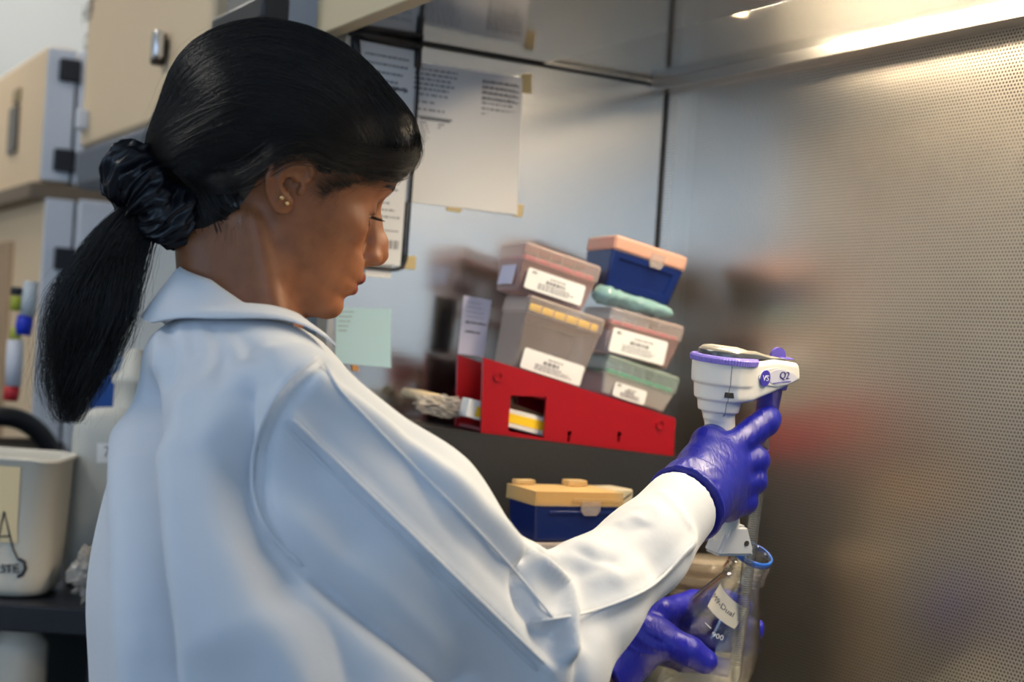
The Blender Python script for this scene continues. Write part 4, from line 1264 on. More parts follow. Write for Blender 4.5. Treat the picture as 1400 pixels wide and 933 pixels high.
# document holder: black wire frame and clip, with a printed page in it
cbT = [(486, 50), (574, 68), (553, 369), (455, 362)]
cb = thing('document_holder', 'black framed document holder with printed list hanging behind her forehead', 'clipboard', rayplane(520, 200, wall(.004), WN), HROT)
bpy.context.view_layer.update()
s = Sheet('page', [(488, 55), (569, 70), (547, 364), (452, 356)], wall(.004), WN, M_paper, .0006, parent=cb)
s.lines(.15, .9, .05, .20, 5, .011, .35, .05, seed=31); s.lines(.12, .95, .24, .78, 18, .008, .5, .06, seed=33); s.scrawl(.55, .9, .19, .03, 10, 2, 35, .0014)
for k in range(9): s.rect(.74 + k * .025, .74 + k * .025 + .008 + .008 * (k % 3 == 0), .885, .925, 2)
s.rect(.55, .93, .84, .845); s.done()
def wall_tube(pxs, r, v):
    bm = bmesh.new(); M = Matrix(cb.matrix_world.inverted())
    tube(bm, [M @ Vector(rayplane(*p, wall(v), WN)) for p in pxs], r, 8); return bm
bm_obj('wire_frame', wall_tube([(572, 66), (571, 120), (564, 230), (555, 355), (551, 366), (542, 369), (510, 366), (455, 361)], .0021, .005), M_black, cb)
bm_obj('clip_bar', wall_tube([(478, 42), (520, 51), (576, 64)], .0055, .008), M_black, cb)
for a, b in (((486, 46), (489, 82)), ((572, 62), (571, 92))): bm_obj('hook', wall_tube([a, b], .0048, .007), M_black, cb)
s = Sheet('note_card', [(500, 358), (536, 362), (534, 381), (499, 378)], wall(.0016), WN, M_paper, label='white card taped under the document holder', cat='paper'); s.done()
M_mint = mat('mint_paper', srgb(180, 212, 220), rough=.85)
s = Sheet('sticky_note', [(459, 421), (535, 422), (533, 503), (458, 496)], wall(), WN, M_mint, label='square mint green sticky note on the steel side panel', cat='note', curl=.003)
for i in range(5): s.scrawl(.04, .32 - .03 * i, .07 + .085 * i, .03, 7, 1, 50 + i, .0007)
s.done()
M_tan = mat('tan_tape', srgb(196, 140, 78), rough=.7)
Sheet('tape_tab', [(481, 499), (489, 500), (491, 508), (481, 507)], wall(.0014), WN, M_tan, .0005, label='small tan tape tab under the mint green sticky note', cat='tape').done([M_tan])
# ============================================================ TIP BOXES, RACK AND STAND ON THE WORKTOP
def frost(name, col, alpha=.55, rough=.35):
    """frosted clear plastic"""
    m, nt, b = new_mat(name)
    b.inputs['Base Color'].default_value = (*col, 1); b.inputs['Roughness'].default_value = rough
    t = nt.nodes.new('ShaderNodeBsdfTransparent'); t.inputs[0].default_value = (*[min(1, c * .25 + .75) for c in col], 1)
    mx = nt.nodes.new('ShaderNodeMixShader'); lw = nt.nodes.new('ShaderNodeLayerWeight'); lw.inputs[0].default_value = .35
    mr = nt.nodes.new('ShaderNodeMapRange'); mr.inputs[3].default_value = alpha; mr.inputs[4].default_value = min(1, alpha + .45)
    nt.links.new(lw.outputs['Facing'], mr.inputs[0]); nt.links.new(mr.outputs[0], mx.inputs[0])
    nt.links.new(t.outputs[0], mx.inputs[1]); nt.links.new(b.outputs[0], mx.inputs[2]); nt.links.new(mx.outputs[0], nt.nodes['Material Output'].inputs[0])
    return m
M_frost = frost('frosted_plastic', srgb(205, 190, 180), .26)
M_frostlid = frost('frosted_lid', srgb(222, 208, 200), .24)
M_white = mat('white_label', (.80, .79, .77), rough=.6)
M_red = mat('red_plastic', srgb(150, 3, 16), rough=.32)
M_navy = mat('navy_plastic', srgb(14, 34, 92), rough=.28)
M_cardb = mat('brown_cardboard', srgb(150, 108, 74), rough=.85, bump=.2)
M_riser = mat('black_foam', (.013, .013, .014), rough=.55, bump=.2, bscale=200)
# rack frame: x along its front (it stands tilted), y away from the camera, z up
RB0, RB1 = at(658, 592, 1.98), at(921, 624, 2.09)
RX = nrm(RB1 - RB0); RY = nrm(np.cross(V(0, 0, 1), RX)); RZ = np.cross(RX, RY)
def rk(px, py, y=0.):
    P = rayplane(px, py, RB0 + RY * y, RY); d = P - RB0; return float(d @ RX), float(d @ RZ)
RM_ = local(RB0, RX, RY, RZ)
rack = thing('tip_box_rack', 'red slanted plastic rack holding tip boxes on a black stand', 'rack', RB0)
rack.rotation_euler = RM_.to_euler()
bpy.context.view_layer.update()
def panel_with_holes(bm, outer, holes, y0, y1):
    """outline with holes, extruded along y"""
    es = []
    for loop in [outer] + holes:
        vs = [bm.verts.new((a, y0, b)) for a, b in loop]
        es += [bm.edges.new((vs[i], vs[(i + 1) % len(vs)])) for i in range(len(vs))]
    r = bmesh.ops.triangle_fill(bm, use_beauty=True, use_dissolve=False, edges=es)
    fs = [g for g in r['geom'] if isinstance(g, bmesh.types.BMFace)]
    e = bmesh.ops.extrude_face_region(bm, geom=fs)
    bmesh.ops.translate(bm, verts=[g for g in e['geom'] if isinstance(g, bmesh.types.BMVert)], vec=(0, y1 - y0, 0))
    bmesh.ops.recalc_face_normals(bm, faces=bm.faces[:])
def circ(c, r, n=14): return [(c[0] + r * math.cos(2 * PI * k / n), c[1] + r * math.sin(2 * PI * k / n)) for k in range(n)]
outer = [rk(*p) for p in ((658, 592), (921, 624), (923, 572), (661, 489))]
hole = [rk(*p) for p in ((695, 590), (744, 599), (747, 543), (698, 541))]
def keyhole(px, py):
    c = rk(px, py); r = .0032; out = []
    for k in range(11):
        a = -PI / 2 + .45 + (2 * PI - .9) * k / 10; out.append((c[0] + r * math.cos(a), c[1] + r * math.sin(a)))
    return out + [(c[0] - .0016, c[1] - .0095), (c[0] + .0016, c[1] - .0095)]
RD = .088
for y in (0, RD):
    bm = bmesh.new(); panel_with_holes(bm, outer, [hole, keyhole(778.5, 593), keyhole(846.7, 594)], y, y + .005)
    if y == 0:
        for p in ((681, 515), (902, 581)):
            c = rk(*p); R = [(.0058, -.0), (.0058, -.0022), (.0042, -.0022), (.0036, -.0006), (0, -.0006)]
            n = 20; rings = [[bm.verts.new((c[0] + r * math.cos(2 * PI * k / n), h, c[1] + r * math.sin(2 * PI * k / n))) for k in range(n)] for r, h in R[:-1]]
            for a, b in zip(rings, rings[1:]):
                for k in range(n): bm.faces.new((a[k], b[k], b[(k + 1) % n], a[(k + 1) % n]))
            bm.faces.new(rings[-1])
    bm_obj('side_plate', bm, M_red, rack)
xs0, xs1 = outer[0][0], outer[1][0]
sl = nrm(V(outer[2][0] - outer[3][0], 0, outer[2][1] - outer[3][1]))        # slope of the top edge
up = V(-sl[2], 0, sl[0])
def shelf_line(t, drop):
    p = V(outer[3][0], 0, outer[3][1]) + sl * t - up * drop; return p
SLN = math.hypot(outer[2][0] - outer[3][0], outer[2][1] - outer[3][1])
bm = bmesh.new()
a, b = shelf_line(.055, .022), shelf_line(SLN - .004, .022)
prism(bm, [(a[0], a[2]), (b[0], b[2]), (b[0], b[2] - .004), (a[0], a[2] - .004)], .005, RD, 'y')
bm_obj('slanted_shelf', bm, M_red, rack)
for a_ in ((xs1 - .006, xs1, .005, RD, .004, outer[2][1] - .004, .001), (xs0 + .002, xs0 + .012, .005, RD, .001, .006, .001)):
    bm = bmesh.new(); box(bm, *a_); bm_obj('cross_bar', bm, M_red, rack)
# stand under it
def stand():
    y0, y1 = -.012, .16
    A = RB0 + RX * -.20 + RY * y0; Bp = RB0 + RX * (xs1 + .012) + RY * y0
    dz = RZ * -.0005
    P = []
    for q in (A, Bp, Bp + RY * (y1 - y0), A + RY * (y1 - y0)): P.append(q + dz)
    bm = bmesh.new()
    hi = [bm.verts.new(p) for p in P]; lo = [bm.verts.new((p[0], p[1], WORK + .0003)) for p in P]
    for k in range(4): bm.faces.new((lo[k], lo[(k + 1) % 4], hi[(k + 1) % 4], hi[k]))
    bm.faces.new(hi); bm.faces.new(lo[::-1]); bmesh.ops.recalc_face_normals(bm, faces=bm.faces[:])
    bmesh.ops.bevel(bm, geom=bm.edges[:], offset=.003, segments=2, affect='EDGES')
    return bm_obj('black_stand', bm, M_riser, smooth=False)
st = stand(); tag(st, 'black sloping block under the red tip box rack', 'stand')

SLOPE = math.atan2(sl[2], sl[0])
def tip_box(name, label, bl, br, tl, top_y, body_m, lid_m, plate=None, lidh=.3, y0=.012, depth=.078, lab=None, group='tip boxes in the red rack', sidelab=False, bar=None, clasp=False, ribs=True, boxlab_seed=1, lab_wide=True, recess=False):
    """box standing on the slope; corners of its front face are photo pixels"""
    P0, P1, P2 = [np.array(rk(*p, y0)) for p in (bl, br, tl)]
    X = nrm(P1 - P0); Zp = V(-X[1], X[0]); w = np.linalg.norm(P1 - P0); h = (P2 - P0) @ Zp
    xw = RX * X[0] + RZ * X[1]; zw = RX * Zp[0] + RZ * Zp[1]
    o = RB0 + RX * P0[0] + RZ * P0[1] + RY * y0
    t = thing(name, label, 'tip box', o, group=group); t.rotation_euler = local(o, xw, RY, zw).to_euler()
    hb = h * (1 - lidh); tp = .006
    bm = bmesh.new(); box(bm, 0 - tp * .2, w + tp * .2, 0, depth, 0.0004, hb, .0035, 3, tp)
    if recess:
        fs = [f for f in bm.faces if f.normal.y < -.9 and f.calc_area() > w * hb * .5]
        if not fs:
            bm.faces.ensure_lookup_table(); bmesh.ops.recalc_face_normals(bm, faces=bm.faces[:]); fs = [f for f in bm.faces if f.normal.y < -.9 and f.calc_area() > w * hb * .3]
        r = bmesh.ops.inset_region(bm, faces=fs, thickness=.011, depth=0)
        r = bmesh.ops.inset_region(bm, faces=fs, thickness=.0015, depth=-.0025)
    bm_obj('base', bm, body_m, t)
    bm = bmesh.new(); box(bm, -.0022, w + .0022, -.0022, depth + .0022, hb - .003, h, .004, 3)
    if ribs:
        for k in range(1, 6): box(bm, w * k / 6 - .0006, w * k / 6 + .0006, -.0032, -.0018, hb, h - .005)
    bm_obj('lid', bm, lid_m, t)
    if plate is not None:
        m, ph, pt = plate; bm = bmesh.new(); box(bm, .003, w - .003, .003, depth - .003, h * ph, h * ph + pt, .001)
        bm_obj('tip_plate', bm, m, t)
    if bar:
        m, x0, x1, z0, z1 = bar; bm = bmesh.new(); box(bm, w * x0, w * x1, .001, .0045, h * z0, h * z1, .002); bm_obj('tip_strip', bm, m, t)
    if clasp:
        bm = bmesh.new(); prism(bm, [(w * .5, hb + .008), (w * .69, hb + .008), (w * .69, hb - .006), (w * .66, hb - .010), (w * .53, hb - .010), (w * .5, hb - .006)], -.0045, -.0024, 'y'); bm_obj('clasp', bm, M_frostlid, t)
    if lab:
        x0, x1, z0, z1 = lab; bm = bmesh.new()
        pts = rrect((x1 - x0) * w, (z1 - z0) * h, .003, 4, (x0 + x1) / 2 * w, (z0 + z1) / 2 * h); prism(bm, pts, -.0016, -.0008, 'y')
        r = random.Random(boxlab_seed); W_ = (x1 - x0) * w; Hh = (z1 - z0) * h
        def rows(n, a, b, za, zb, hh, mi=1):
            for i in range(n):
                z = z0 * h + Hh * (za + (zb - za) * i / max(n - 1, 1)); x = x0 * w + W_ * a; e = x0 * w + W_ * (b - .2 * r.random())
                while x < e:
                    l = W_ * r.uniform(.02, .07); vs = [bm.verts.new((xx, -.0019, zz)) for xx, zz in ((x, z - hh), (min(x + l, e), z - hh), (min(x + l, e), z + hh), (x, z + hh))]
                    f = bm.faces.new(vs); f.material_index = mi; x += l + W_ * .014
        rows(1, .34, .72, .55, .55, .0021); rows(1, .08, .2, .83, .83, .0018); rows(3, .22, .85, .18, .38, .0007); rows(1, .4, .8, .75, .75, .0008)
        bm_obj('label', bm, None, t, mats=[M_white, M_ink])['label'] = 'white printed label'
    if sidelab:
        bm = bmesh.new(); box(bm, -.0072 + tp, -.0066 + tp, depth * .15, depth * .75, h * .12, h * .52); bm_obj('side_label', bm, mat('lavender_label', srgb(206, 204, 226), rough=.7), t)
    return t
M_pinkp = mat('pink_plate', srgb(196, 96, 108), rough=.4); M_yel = mat('yellow_strip', srgb(246, 204, 40), rough=.4); M_green = mat('green_plate', srgb(40, 168, 128), rough=.4)
M_peach = frost('peach_lid', srgb(236, 188, 164), .55); M_ivory = mat('ivory_tips', srgb(214, 208, 190), rough=.6)
M_pinkf = frost('pink_frost', srgb(206, 172, 166), .34); M_whitef = frost('milky_plastic', srgb(222, 216, 206), .5); M_tealf = frost('teal_lid', srgb(190, 205, 196), .26)
tip_box('tip_box', 'upper left clear tip box with a pink deck and white label', (703, 396), (803, 429), (715, 328), 0, M_pinkf, M_frostlid, (M_pinkp, .66, .006), .33, lab=(.10, .88, .10, .52), sidelab=True, boxlab_seed=3)
tip_box('tip_box', 'tall clear tip box with a yellow strip standing in the rack', (699, 501), (799, 533), (718, 400), 0, M_frost, M_frostlid, None, .22, lab=(.10, .92, .02, .30), bar=(M_yel, .02, .96, .80, .90), boxlab_seed=5)
tip_box('tip_box', 'right clear tip box with a pink deck between bag and green box', (824, 482), (920, 508), (834, 418), 0, M_pinkf, M_frostlid, (M_pinkp, .64, .006), .33, lab=(.06, .84, .06, .58), boxlab_seed=8)
tip_box('tip_box', 'low milky tip box with a green deck in the rack', (820, 538), (914, 568), (835, 485), 0, M_whitef, M_tealf, (M_green, .52, .007), .42, lab=(.16, .62, .04, .40), boxlab_seed=9)
tip_box('tip_box', 'navy blue tip box with a peach lid on top of the right stack', (826, 392), (921, 422), (836, 318), 0, M_navy, M_peach, (mat('peach_deck', srgb(232, 130, 104), rough=.5), .77, .004), .24, clasp=True, ribs=False, recess=True)
# rolled plastic bag squeezed between the boxes
def rolled_bag():
    A, B_ = [RB0 + RX * a + RZ * b + RY * .010 for a, b in (rk(818, 399, .01), rk(926, 431, .01))]
    n = 26; m = 20; ax = nrm(B_ - A); e1 = nrm(np.cross(ax, RY)); e2 = RY
    L = np.linalg.norm(B_ - A); Vt = []
    for i in range(n + 1):
        t = i / n
        r = np.interp(t, [0, .03, .10, .22, .3, .55, .8, .93, 1], [.002, .0085, .0125, .0115, .0098, .0098, .0085, .0075, .0015])
        for k in range(m):
            a = 2 * PI * k / m; q = 1 + .34 * noise.noise(Vector((t * 22, math.cos(a) * 1.6, math.sin(a) * 1.6)))
            Vt.append(A + ax * L * t + (e1 * math.cos(a) + e2 * math.sin(a) * 1.5) * r * q + e2 * .012)
    F = [(i * m + k, i * m + (k + 1) % m, (i + 1) * m + (k + 1) % m, (i + 1) * m + k) for i in range(n) for k in range(m)]
    F.append(tuple(range(m)));
    o = mesh_obj('rolled_bag', Vt, F[:-1], frost('teal_film', srgb(150, 190, 190), .6, .2)); return tag(o, 'rolled teal plastic bag squeezed under the navy tip box', 'bag')
rolled_bag()
# note leaning at the left of the rack
s = Sheet('paper_note', [(634, 404), (672, 411), (660, 488), (626, 484)], RB0 + RY * .095, RY, mat('lavender_paper', srgb(214, 210, 226), rough=.8), .0005, label='lavender paper note with handwriting standing left of the tall tip box', cat='note')
s.scrawl(.15, .95, .44, .06, 9, 2, 71, .0011); s.scrawl(.18, .75, .60, .05, 8, 2, 72, .0011); s.lines(.15, .85, .10, .34, 4, .012, .4, .08, seed=77); s.done()
# cardboard and the cartons stuck through the rack
bm = bmesh.new(); x, z = rk(655, 520, .04)
prism(bm, [(.014, .012), (.10, .012), (.10, .028), (.052, .038), (.036, .066), (.014, .070)], .040, .043, 'y')
cbd = bm_obj('cardboard_sheet', bm, M_cardb); cbd.matrix_world = RM_; tag(cbd, 'brown cardboard sheet inside the red rack', 'cardboard')
ct = thing('tissue_carton', 'white and yellow carton lying inside the red rack', 'carton', RB0);
A = RB0 + RX * rk(632, 556, .03)[0] + RZ * rk(632, 556, .03)[1] + RY * .012; B_ = RB0 + RX * rk(746, 585, .03)[0] + RZ * rk(746, 585, .03)[1] + RY * .012
xw = nrm(B_ - A); zw = np.cross(xw, RY); L = np.linalg.norm(B_ - A)
ct.location = A; ct.rotation_euler = local(A, xw, RY, zw).to_euler()
bm = bmesh.new(); box(bm, 0, L, 0, .026, -.011, .011, .0015); bm_obj('carton_body', bm, M_white, ct)
bm = bmesh.new(); box(bm, L * .22, L * .97, -.0006, -.0001, -.005, .006); box(bm, L * .10, L * .16, -.0006, -.0001, -.008, .004); bm_obj('yellow_print', bm, M_yel, ct)
def crumple(name, label, c, X, Y, Z, m, seed, cat='bag', n=48, amp=.32, f=3.2):
    bm = bmesh.new(); bmesh.ops.create_icosphere(bm, subdivisions=4, radius=1)
    for v in bm.verts:
        d = v.co.normalized(); q = d * f + Vector((seed, 0, 0))
        k = 1 + amp * (abs(noise.noise(q)) * 2 - .5) + amp * .6 * (abs(noise.noise(q * 2.3)) * 2 - .5)
        v.co = Vector(np.asarray(c) + np.asarray(X) * d.x * k + np.asarray(Y) * d.y * k + np.asarray(Z) * d.z * k)
    o = bm_obj(name, bm, m, smooth=False); return tag(o, label, cat)
M_film = frost('clear_film', srgb(214, 206, 196), .34, .12)
c = at(603, 556, 2.02)
crumple('plastic_bag', 'crumpled clear plastic bag by the left end of the red rack', c, RX * .032, RY * .02, RZ * .013, M_film, 3)
bm = bmesh.new(); A = at(552, 537, 2.06); B_ = at(600, 546, 2.03)
tube(bm, [A, A * .5 + B_ * .5, B_], [.006, .007, .006], 12)
tag(bm_obj('wrapped_pipette_tips', bm, mat('cream_wrap', srgb(208, 186, 150), rough=.4)), 'cream paper wrapped sleeve beside the crumpled clear bag', 'sleeve')

# --- lower boxes in front of the stand
def low_box():
    bl, br = at(711, 741, 1.835), at(838, 764, 1.89)
    X = nrm((br - bl) * V(1, 1, 0)); Y = V(-X[1], X[0], 0); o = at(729, 742, 1.84)
    w = np.linalg.norm((at(838, 757, 1.90) - o) * V(1, 1, 0)); h = at(730, 668, 1.84)[2] - o[2]
    t = thing('tip_box', 'navy blue tip box with a yellow lid in front of the black stand', 'tip box', o, math.atan2(X[1], X[0]))
    d = .072; hb = h * .70
    bm = bmesh.new(); box(bm, 0, w, 0, d, 0, hb, .003, 3, .003); box(bm, w * .16, w * .98, -.0012, 0, hb * .76, hb * .84, .0005); bm_obj('base', bm, M_navy, t)
    bm = bmesh.new(); box(bm, .004, w - .004, .004, d - .004, hb - .002, h - .004); bm_obj('tip_plate', bm, mat('amber_tips', srgb(222, 168, 74), rough=.5), t)
    bm = bmesh.new(); prism(bm, [(-.002, -.002), (w + .002, -.002), (w + .002, d + .002), (-.002, d + .002)], hb - .001, h - .003);
    box(bm, w * .42, w * .98, -.003, -.0015, hb + .004, h - .010); box(bm, w * .62, w * .85, d * .72, d * .98, h - .002, h + .004, .001); box(bm, w * .02, w * .25, d * .8, d * .98, h - .002, h + .003, .001)
    bm_obj('lid', bm, frost('amber_lid', srgb(226, 196, 140), .38), t)
    bm = bmesh.new(); prism(bm, [(w * .52, hb + .004), (w * .74, hb + .004), (w * .74, hb - .006), (w * .70, hb - .011), (w * .56, hb - .011), (w * .52, hb - .006)], -.0035, -.0015, 'y'); bm_obj('clasp', bm, M_frostlid, t)
    # clear box below, down to the worktop
    z0 = WORK + .0004 - o[2]
    t2 = thing('storage_box', 'clear plastic storage box beneath the navy box with yellow lid', 'box', (o[0], o[1], WORK + .0004), math.atan2(X[1], X[0]))
    bm = bmesh.new(); box(bm, -.012, w + .01, -.008, d + .01, 0, -z0 - .004, .004, 3, .004); bm_obj('body', bm, frost('clear_grey', srgb(150, 164, 176), .45), t2)
    bm = bmesh.new(); box(bm, -.014, w + .012, -.010, d + .012, -z0 - .0038, -z0 - .0004, .0012); bm_obj('rim', bm, M_frostlid, t2)
    # small cream box behind, leaning
    q = at(858, 708, 1.935); t3 = thing('dropper_box', 'cream label covered box with black stripes right of the navy box', 'box', (q[0], q[1], WORK + .0004), math.atan2(X[1], X[0]) + .2)
    hh = q[2] - WORK + .032
    bm = bmesh.new(); box(bm, -.024, .006, 0, .04, 0, hh, .002); bm_obj('body', bm, frost('cream_clear', srgb(206, 196, 170), .75), t3)
    bm = bmesh.new()
    for zz in (hh - .010, hh - .030):
        for v in [bm.verts.new(c) for c in ((-.024, -.0004, zz - .012), (-.024, -.0004, zz - .0095), (.004, -.0004, zz + .0085), (.004, -.0004, zz + .006))][:0]: pass
        bm.faces.new([bm.verts.new(c) for c in ((-.023, -.0006, zz - .012), (.003, -.0006, zz + .004), (.003, -.0006, zz + .006), (-.023, -.0006, zz - .0098))])
    bm_obj('stripe', bm, M_black, t3)
low_box()
# stack of clear dishes behind the bottle
M_dish = frost('clear_dish', srgb(196, 184, 166), .10, .12)
base = at(969, 752, 1.92)
nd = 0; z = WORK + .0006
while z + .0163 < base[2] and nd < 40:
    bm = bmesh.new(); lathe(bm, [(0, 0), (.0395, 0), (.041, .0015), (.041, .0125), (.0395, .0125), (.0395, .002), (0, .002)], 40);
    d = thing('petri_dish', 'clear round dish in the tall stack behind the glass bottle', 'dish', (base[0], base[1], z), group='stacked dishes behind the bottle')
    bm_obj('dish_base', bm, M_dish, d)
    bm = bmesh.new(); lathe(bm, [(0, .0156), (.042, .0156), (.0432, .0145), (.0432, .0065), (.0422, .0065), (.0422, .0138), (0, .0138)], 40); bm_obj('dish_lid', bm, M_dish, d)
    z += .0163; nd += 1
q = at(846, 930, 1.80)
bm = bmesh.new(); box(bm, -.03, .012, 0, .05, 0, max(.02, at(846, 903, 1.80)[2] - WORK), .002)
tag(bm_obj('small_box', bm, M_navy, loc=(q[0], q[1], WORK + .0004), rot=(0, 0, .5)), 'small navy blue box on the worktop beside her left wrist', 'box')
# ============================================================ PIPETTE FILLER, PIPETTE, BOTTLE
M_pw = mat('white_abs', srgb(226, 224, 218), rough=.32); M_pu = mat('purple_abs', srgb(96, 84, 176), rough=.35); M_pul = mat('violet_ring', srgb(124, 112, 200), rough=.35)
M_silver = mat('silver_cap', srgb(178, 174, 164), rough=.28, metal=.6); M_dk = mat('dark_port', (.03, .028, .025), rough=.5)
PO = at(991, 487, 1.615)
PZ = nrm(at(991, 487, 1.615) - at(996, 740, 1.648)); PX = nrm(V(.885, .466, -.005)); PZ = nrm(PZ - PX * (PX @ PZ)); PY = np.cross(PZ, PX)
pf = thing('pipette_filler', 'white and purple pistol-shaped pipette filler held in her right hand', 'pipette filler', PO)
pf.rotation_euler = local(PO, PX, PY, PZ).to_euler(); bpy.context.view_layer.update()
# body: drum with two steps, running into the nose; one outline per height
def head_shell():
    """drum and nose as one smooth body"""
    def fn(p):
        x, y, z = p[:, 0], p[:, 1], p[:, 2]
        r = np.interp(z, [-.060, -.054, -.0525, -.0425, -.041, -.0275, -.0255, -.004, 0], [.0130, .0148, .0195, .0212, .0245, .0262, .0290, .0306, .0306])
        d1 = np.maximum(np.maximum(np.hypot(x, y) - r, z + .0005), -.060 - z)
        # nose: tapers forward, square end
        hw = np.interp(x, [0, .03, .078], [.0285, .0215, .0160])
        top = np.interp(x, [0, .035, .05, .078], [-.006, -.001, .001, -.001]); bot = np.interp(x, [0, .022, .05, .078], [-.0405, -.0405, -.030, -.0190])
        d2 = smax(smax(np.abs(y) - hw, smax(z - top, (bot - z) * .92, .004), .005), smax(x - .078 + .25 * (z + .001), -.002 - x, .002), .004)
        d = smin(d1, d2, .004)
        # handle
        hd = s_flatcap(p, V(.0005, 0, -.05), V(.029, 0, -.178), .0150, .0135, V(0, 1, 0), .95)
        return np.minimum(smin(d, hd, .004), 1)
    Vt, F = mesh_sdf(fn, V(-.04, -.04, -.205), V(.10, .04, .012), .0012, 1)
    return Vt, F
Vt, F = head_shell(); fast_obj('housing', Vt, F, M_pw, pf)
bm = bmesh.new()                                     # knurled purple ring
n = 72
for (r0, z0), (r1, z1) in zip([(.0300, -.0062), (.0325, -.0056), (.0328, -.0008), (.0318, .0006), (.027, .0012)], [(.0325, -.0056), (.0328, -.0008), (.0318, .0006), (.027, .0012), (.0, .0012)]):
    pass
prof = [(.0298, -.0064), (.0322, -.0058), (.0326, -.0014), (.0314, .0004), (.026, .0010), (0, .0010)]
rings = []
for i, (r, z) in enumerate(prof[:-1]):
    rings.append([bm.verts.new(((r + (.00055 * (k % 2) if i in (1, 2) else 0)) * math.cos(2 * PI * k / (2 * n)), (r + (.00055 * (k % 2) if i in (1, 2) else 0)) * math.sin(2 * PI * k / (2 * n)), z)) for k in range(2 * n)])
for a, b in zip(rings, rings[1:]):
    for k in range(2 * n): bm.faces.new((a[k], a[(k + 1) % (2 * n)], b[(k + 1) % (2 * n)], b[k]))
bm.faces.new(rings[-1]); bm_obj('dial_ring', bm, M_pul, pf)
# silver cap: round at the back, narrowing over the nose
bm = bmesh.new(); out = []
for k in range(25):
    a = PI / 2 + PI * k / 24; out.append((.0255 * math.cos(a), .0255 * math.sin(a)))
out += [(.012, -.0235), (.026, -.0165), (.045, -.0115), (.066, -.0085), (.070, 0), (.066, .0085), (.045, .0115), (.026, .0165), (.012, .0235)]
def zt(x): return float(np.interp(x, [-.03, 0, .025, .045, .07], [.0080, .0088, .0080, .0045, .0022]))
lo = [bm.verts.new((x, y, .0006)) for x, y in out]; mid_ = [bm.verts.new((x, y, max(.002, zt(x) - .003))) for x, y in out]
hi = [bm.verts.new((x * .90 + .001, y * .88, zt(x))) for x, y in out]; K = len(out)
for a, b in ((lo, mid_), (mid_, hi)):
    for k in range(K):
        f = bm.faces.new((a[k], a[(k + 1) % K], b[(k + 1) % K], b[k])); f.smooth = True; f.material_index = 1 if a is lo else 0
f = bm.faces.new(hi); bm_obj('top_cap', bm, None, pf, mats=[M_silver, mat('dark_silver', srgb(96, 98, 100), rough=.3, metal=.6)])
bm = bmesh.new(); bmesh.ops.create_cone(bm, cap_ends=True, segments=32, radius1=.0085, radius2=.0085, depth=.004, matrix=Matrix.Translation((.0625, 0, .0035)) @ Matrix.Rotation(PI / 2, 4, 'X') @ Matrix.Identity(4))
box(bm, .062, .078, -.006, .006, .0012, .0030, .0008); bm_obj('thumb_wheel', bm, M_pu, pf, smooth=False)
# purple nose cone the pipette is pushed into
bm = bmesh.new(); PN = Matrix.Translation((.060, 0, .009)) @ Matrix.Rotation(math.radians(2), 4, 'Y')
lathe(bm, [(0, -.018), (.0158, -.020), (.0160, -.0355), (.0150, -.037), (.0118, -.037), (.0108, -.066), (.0100, -.0685), (.0, -.0685)], 40)
nc = bm_obj('nose_cone', bm, M_pu, pf, smooth=False); nc.matrix_local = PN
bm = bmesh.new(); lathe(bm, [(0, -.068), (.0048, -.068), (.0056, -.071), (.0035, -.0745), (0, -.0745)], 24); ns = bm_obj('silicone_seal', bm, M_dk, pf); ns.matrix_local = PN
# foot of the handle
bm = bmesh.new(); prism(bm, [(x + .033, z - .012) for x, z in ((-.022, -.180), (.0205, -.180), (.0215, -.176), (.0125, -.156), (.010, -.150), (-.012, -.150), (-.0165, -.165))], -.0132, .0132, 'y')
bmesh.ops.bevel(bm, geom=bm.edges[:], offset=.003, segments=3, affect='EDGES'); bm_obj('handle_foot', bm, mat('grey_abs', srgb(200, 202, 206), rough=.4), pf)
bm = bmesh.new(); bmesh.ops.create_cone(bm, cap_ends=True, segments=20, radius1=.0028, radius2=.0028, depth=.001, matrix=Matrix.Translation((.0430, -.0133, -.1790)) @ Matrix.Rotation(PI / 2, 4, 'X')); bm_obj('charging_socket', bm, M_dk, pf)
# details on the side towards the camera
def on_side(x, z, dy=.0):   # point on the -y side of the housing
    p = np.array([[x, -.04, z]])
    return p
def side_y(x): return -float(np.interp(x, [0, .03, .085], [.0285, .022, .0155]))
sx = nrm(V(.055, .0065 / .055 * .055, 0));
def sideM(x, z, lift=.0005):
    ang = math.atan2(-side_y(.03) * 0 + (.022 - .0155), .055)
    X = Vector((math.cos(ang), math.sin(ang), 0)); Y = Vector((0, 0, 1)); Z = X.cross(Y)
    M = Matrix.Identity(4)
    for i in range(3): M[i][0], M[i][1], M[i][2] = X[i], Y[i], Z[i]
    o = Vector((x, side_y(x), z)) + Z * lift
    for i in range(3): M[i][3] = o[i]
    return M
bm = bmesh.new(); prism(bm, [(.010 + .026 * math.cos(a), .0098 * math.sin(a) * (1 - .30 * max(0, math.cos(a)))) for a in np.linspace(0, 2 * PI, 48, endpoint=False)], 0, .0011)
bmesh.ops.bevel(bm, geom=[e for e in bm.edges if abs(e.verts[0].co.z - e.verts[1].co.z) < 1e-5 and e.verts[0].co.z > .0005], offset=.0009, segments=2, affect='EDGES')
bz = bm_obj('badge_plate', bm, M_pw, pf); bz.matrix_local = sideM(.040, -.0150, -.0002)
bm = bmesh.new(); prism(bm, [(.014 + .0185 * math.cos(a), .0072 * math.sin(a) * (1 - .30 * math.cos(a))) for a in np.linspace(0, 2 * PI, 48, endpoint=False)], 0, .0013)
bz2 = bm_obj('badge_field', bm, mat('pale_lilac', srgb(208, 208, 222), rough=.35), pf); bz2.matrix_local = sideM(.042, -.0150, .0)
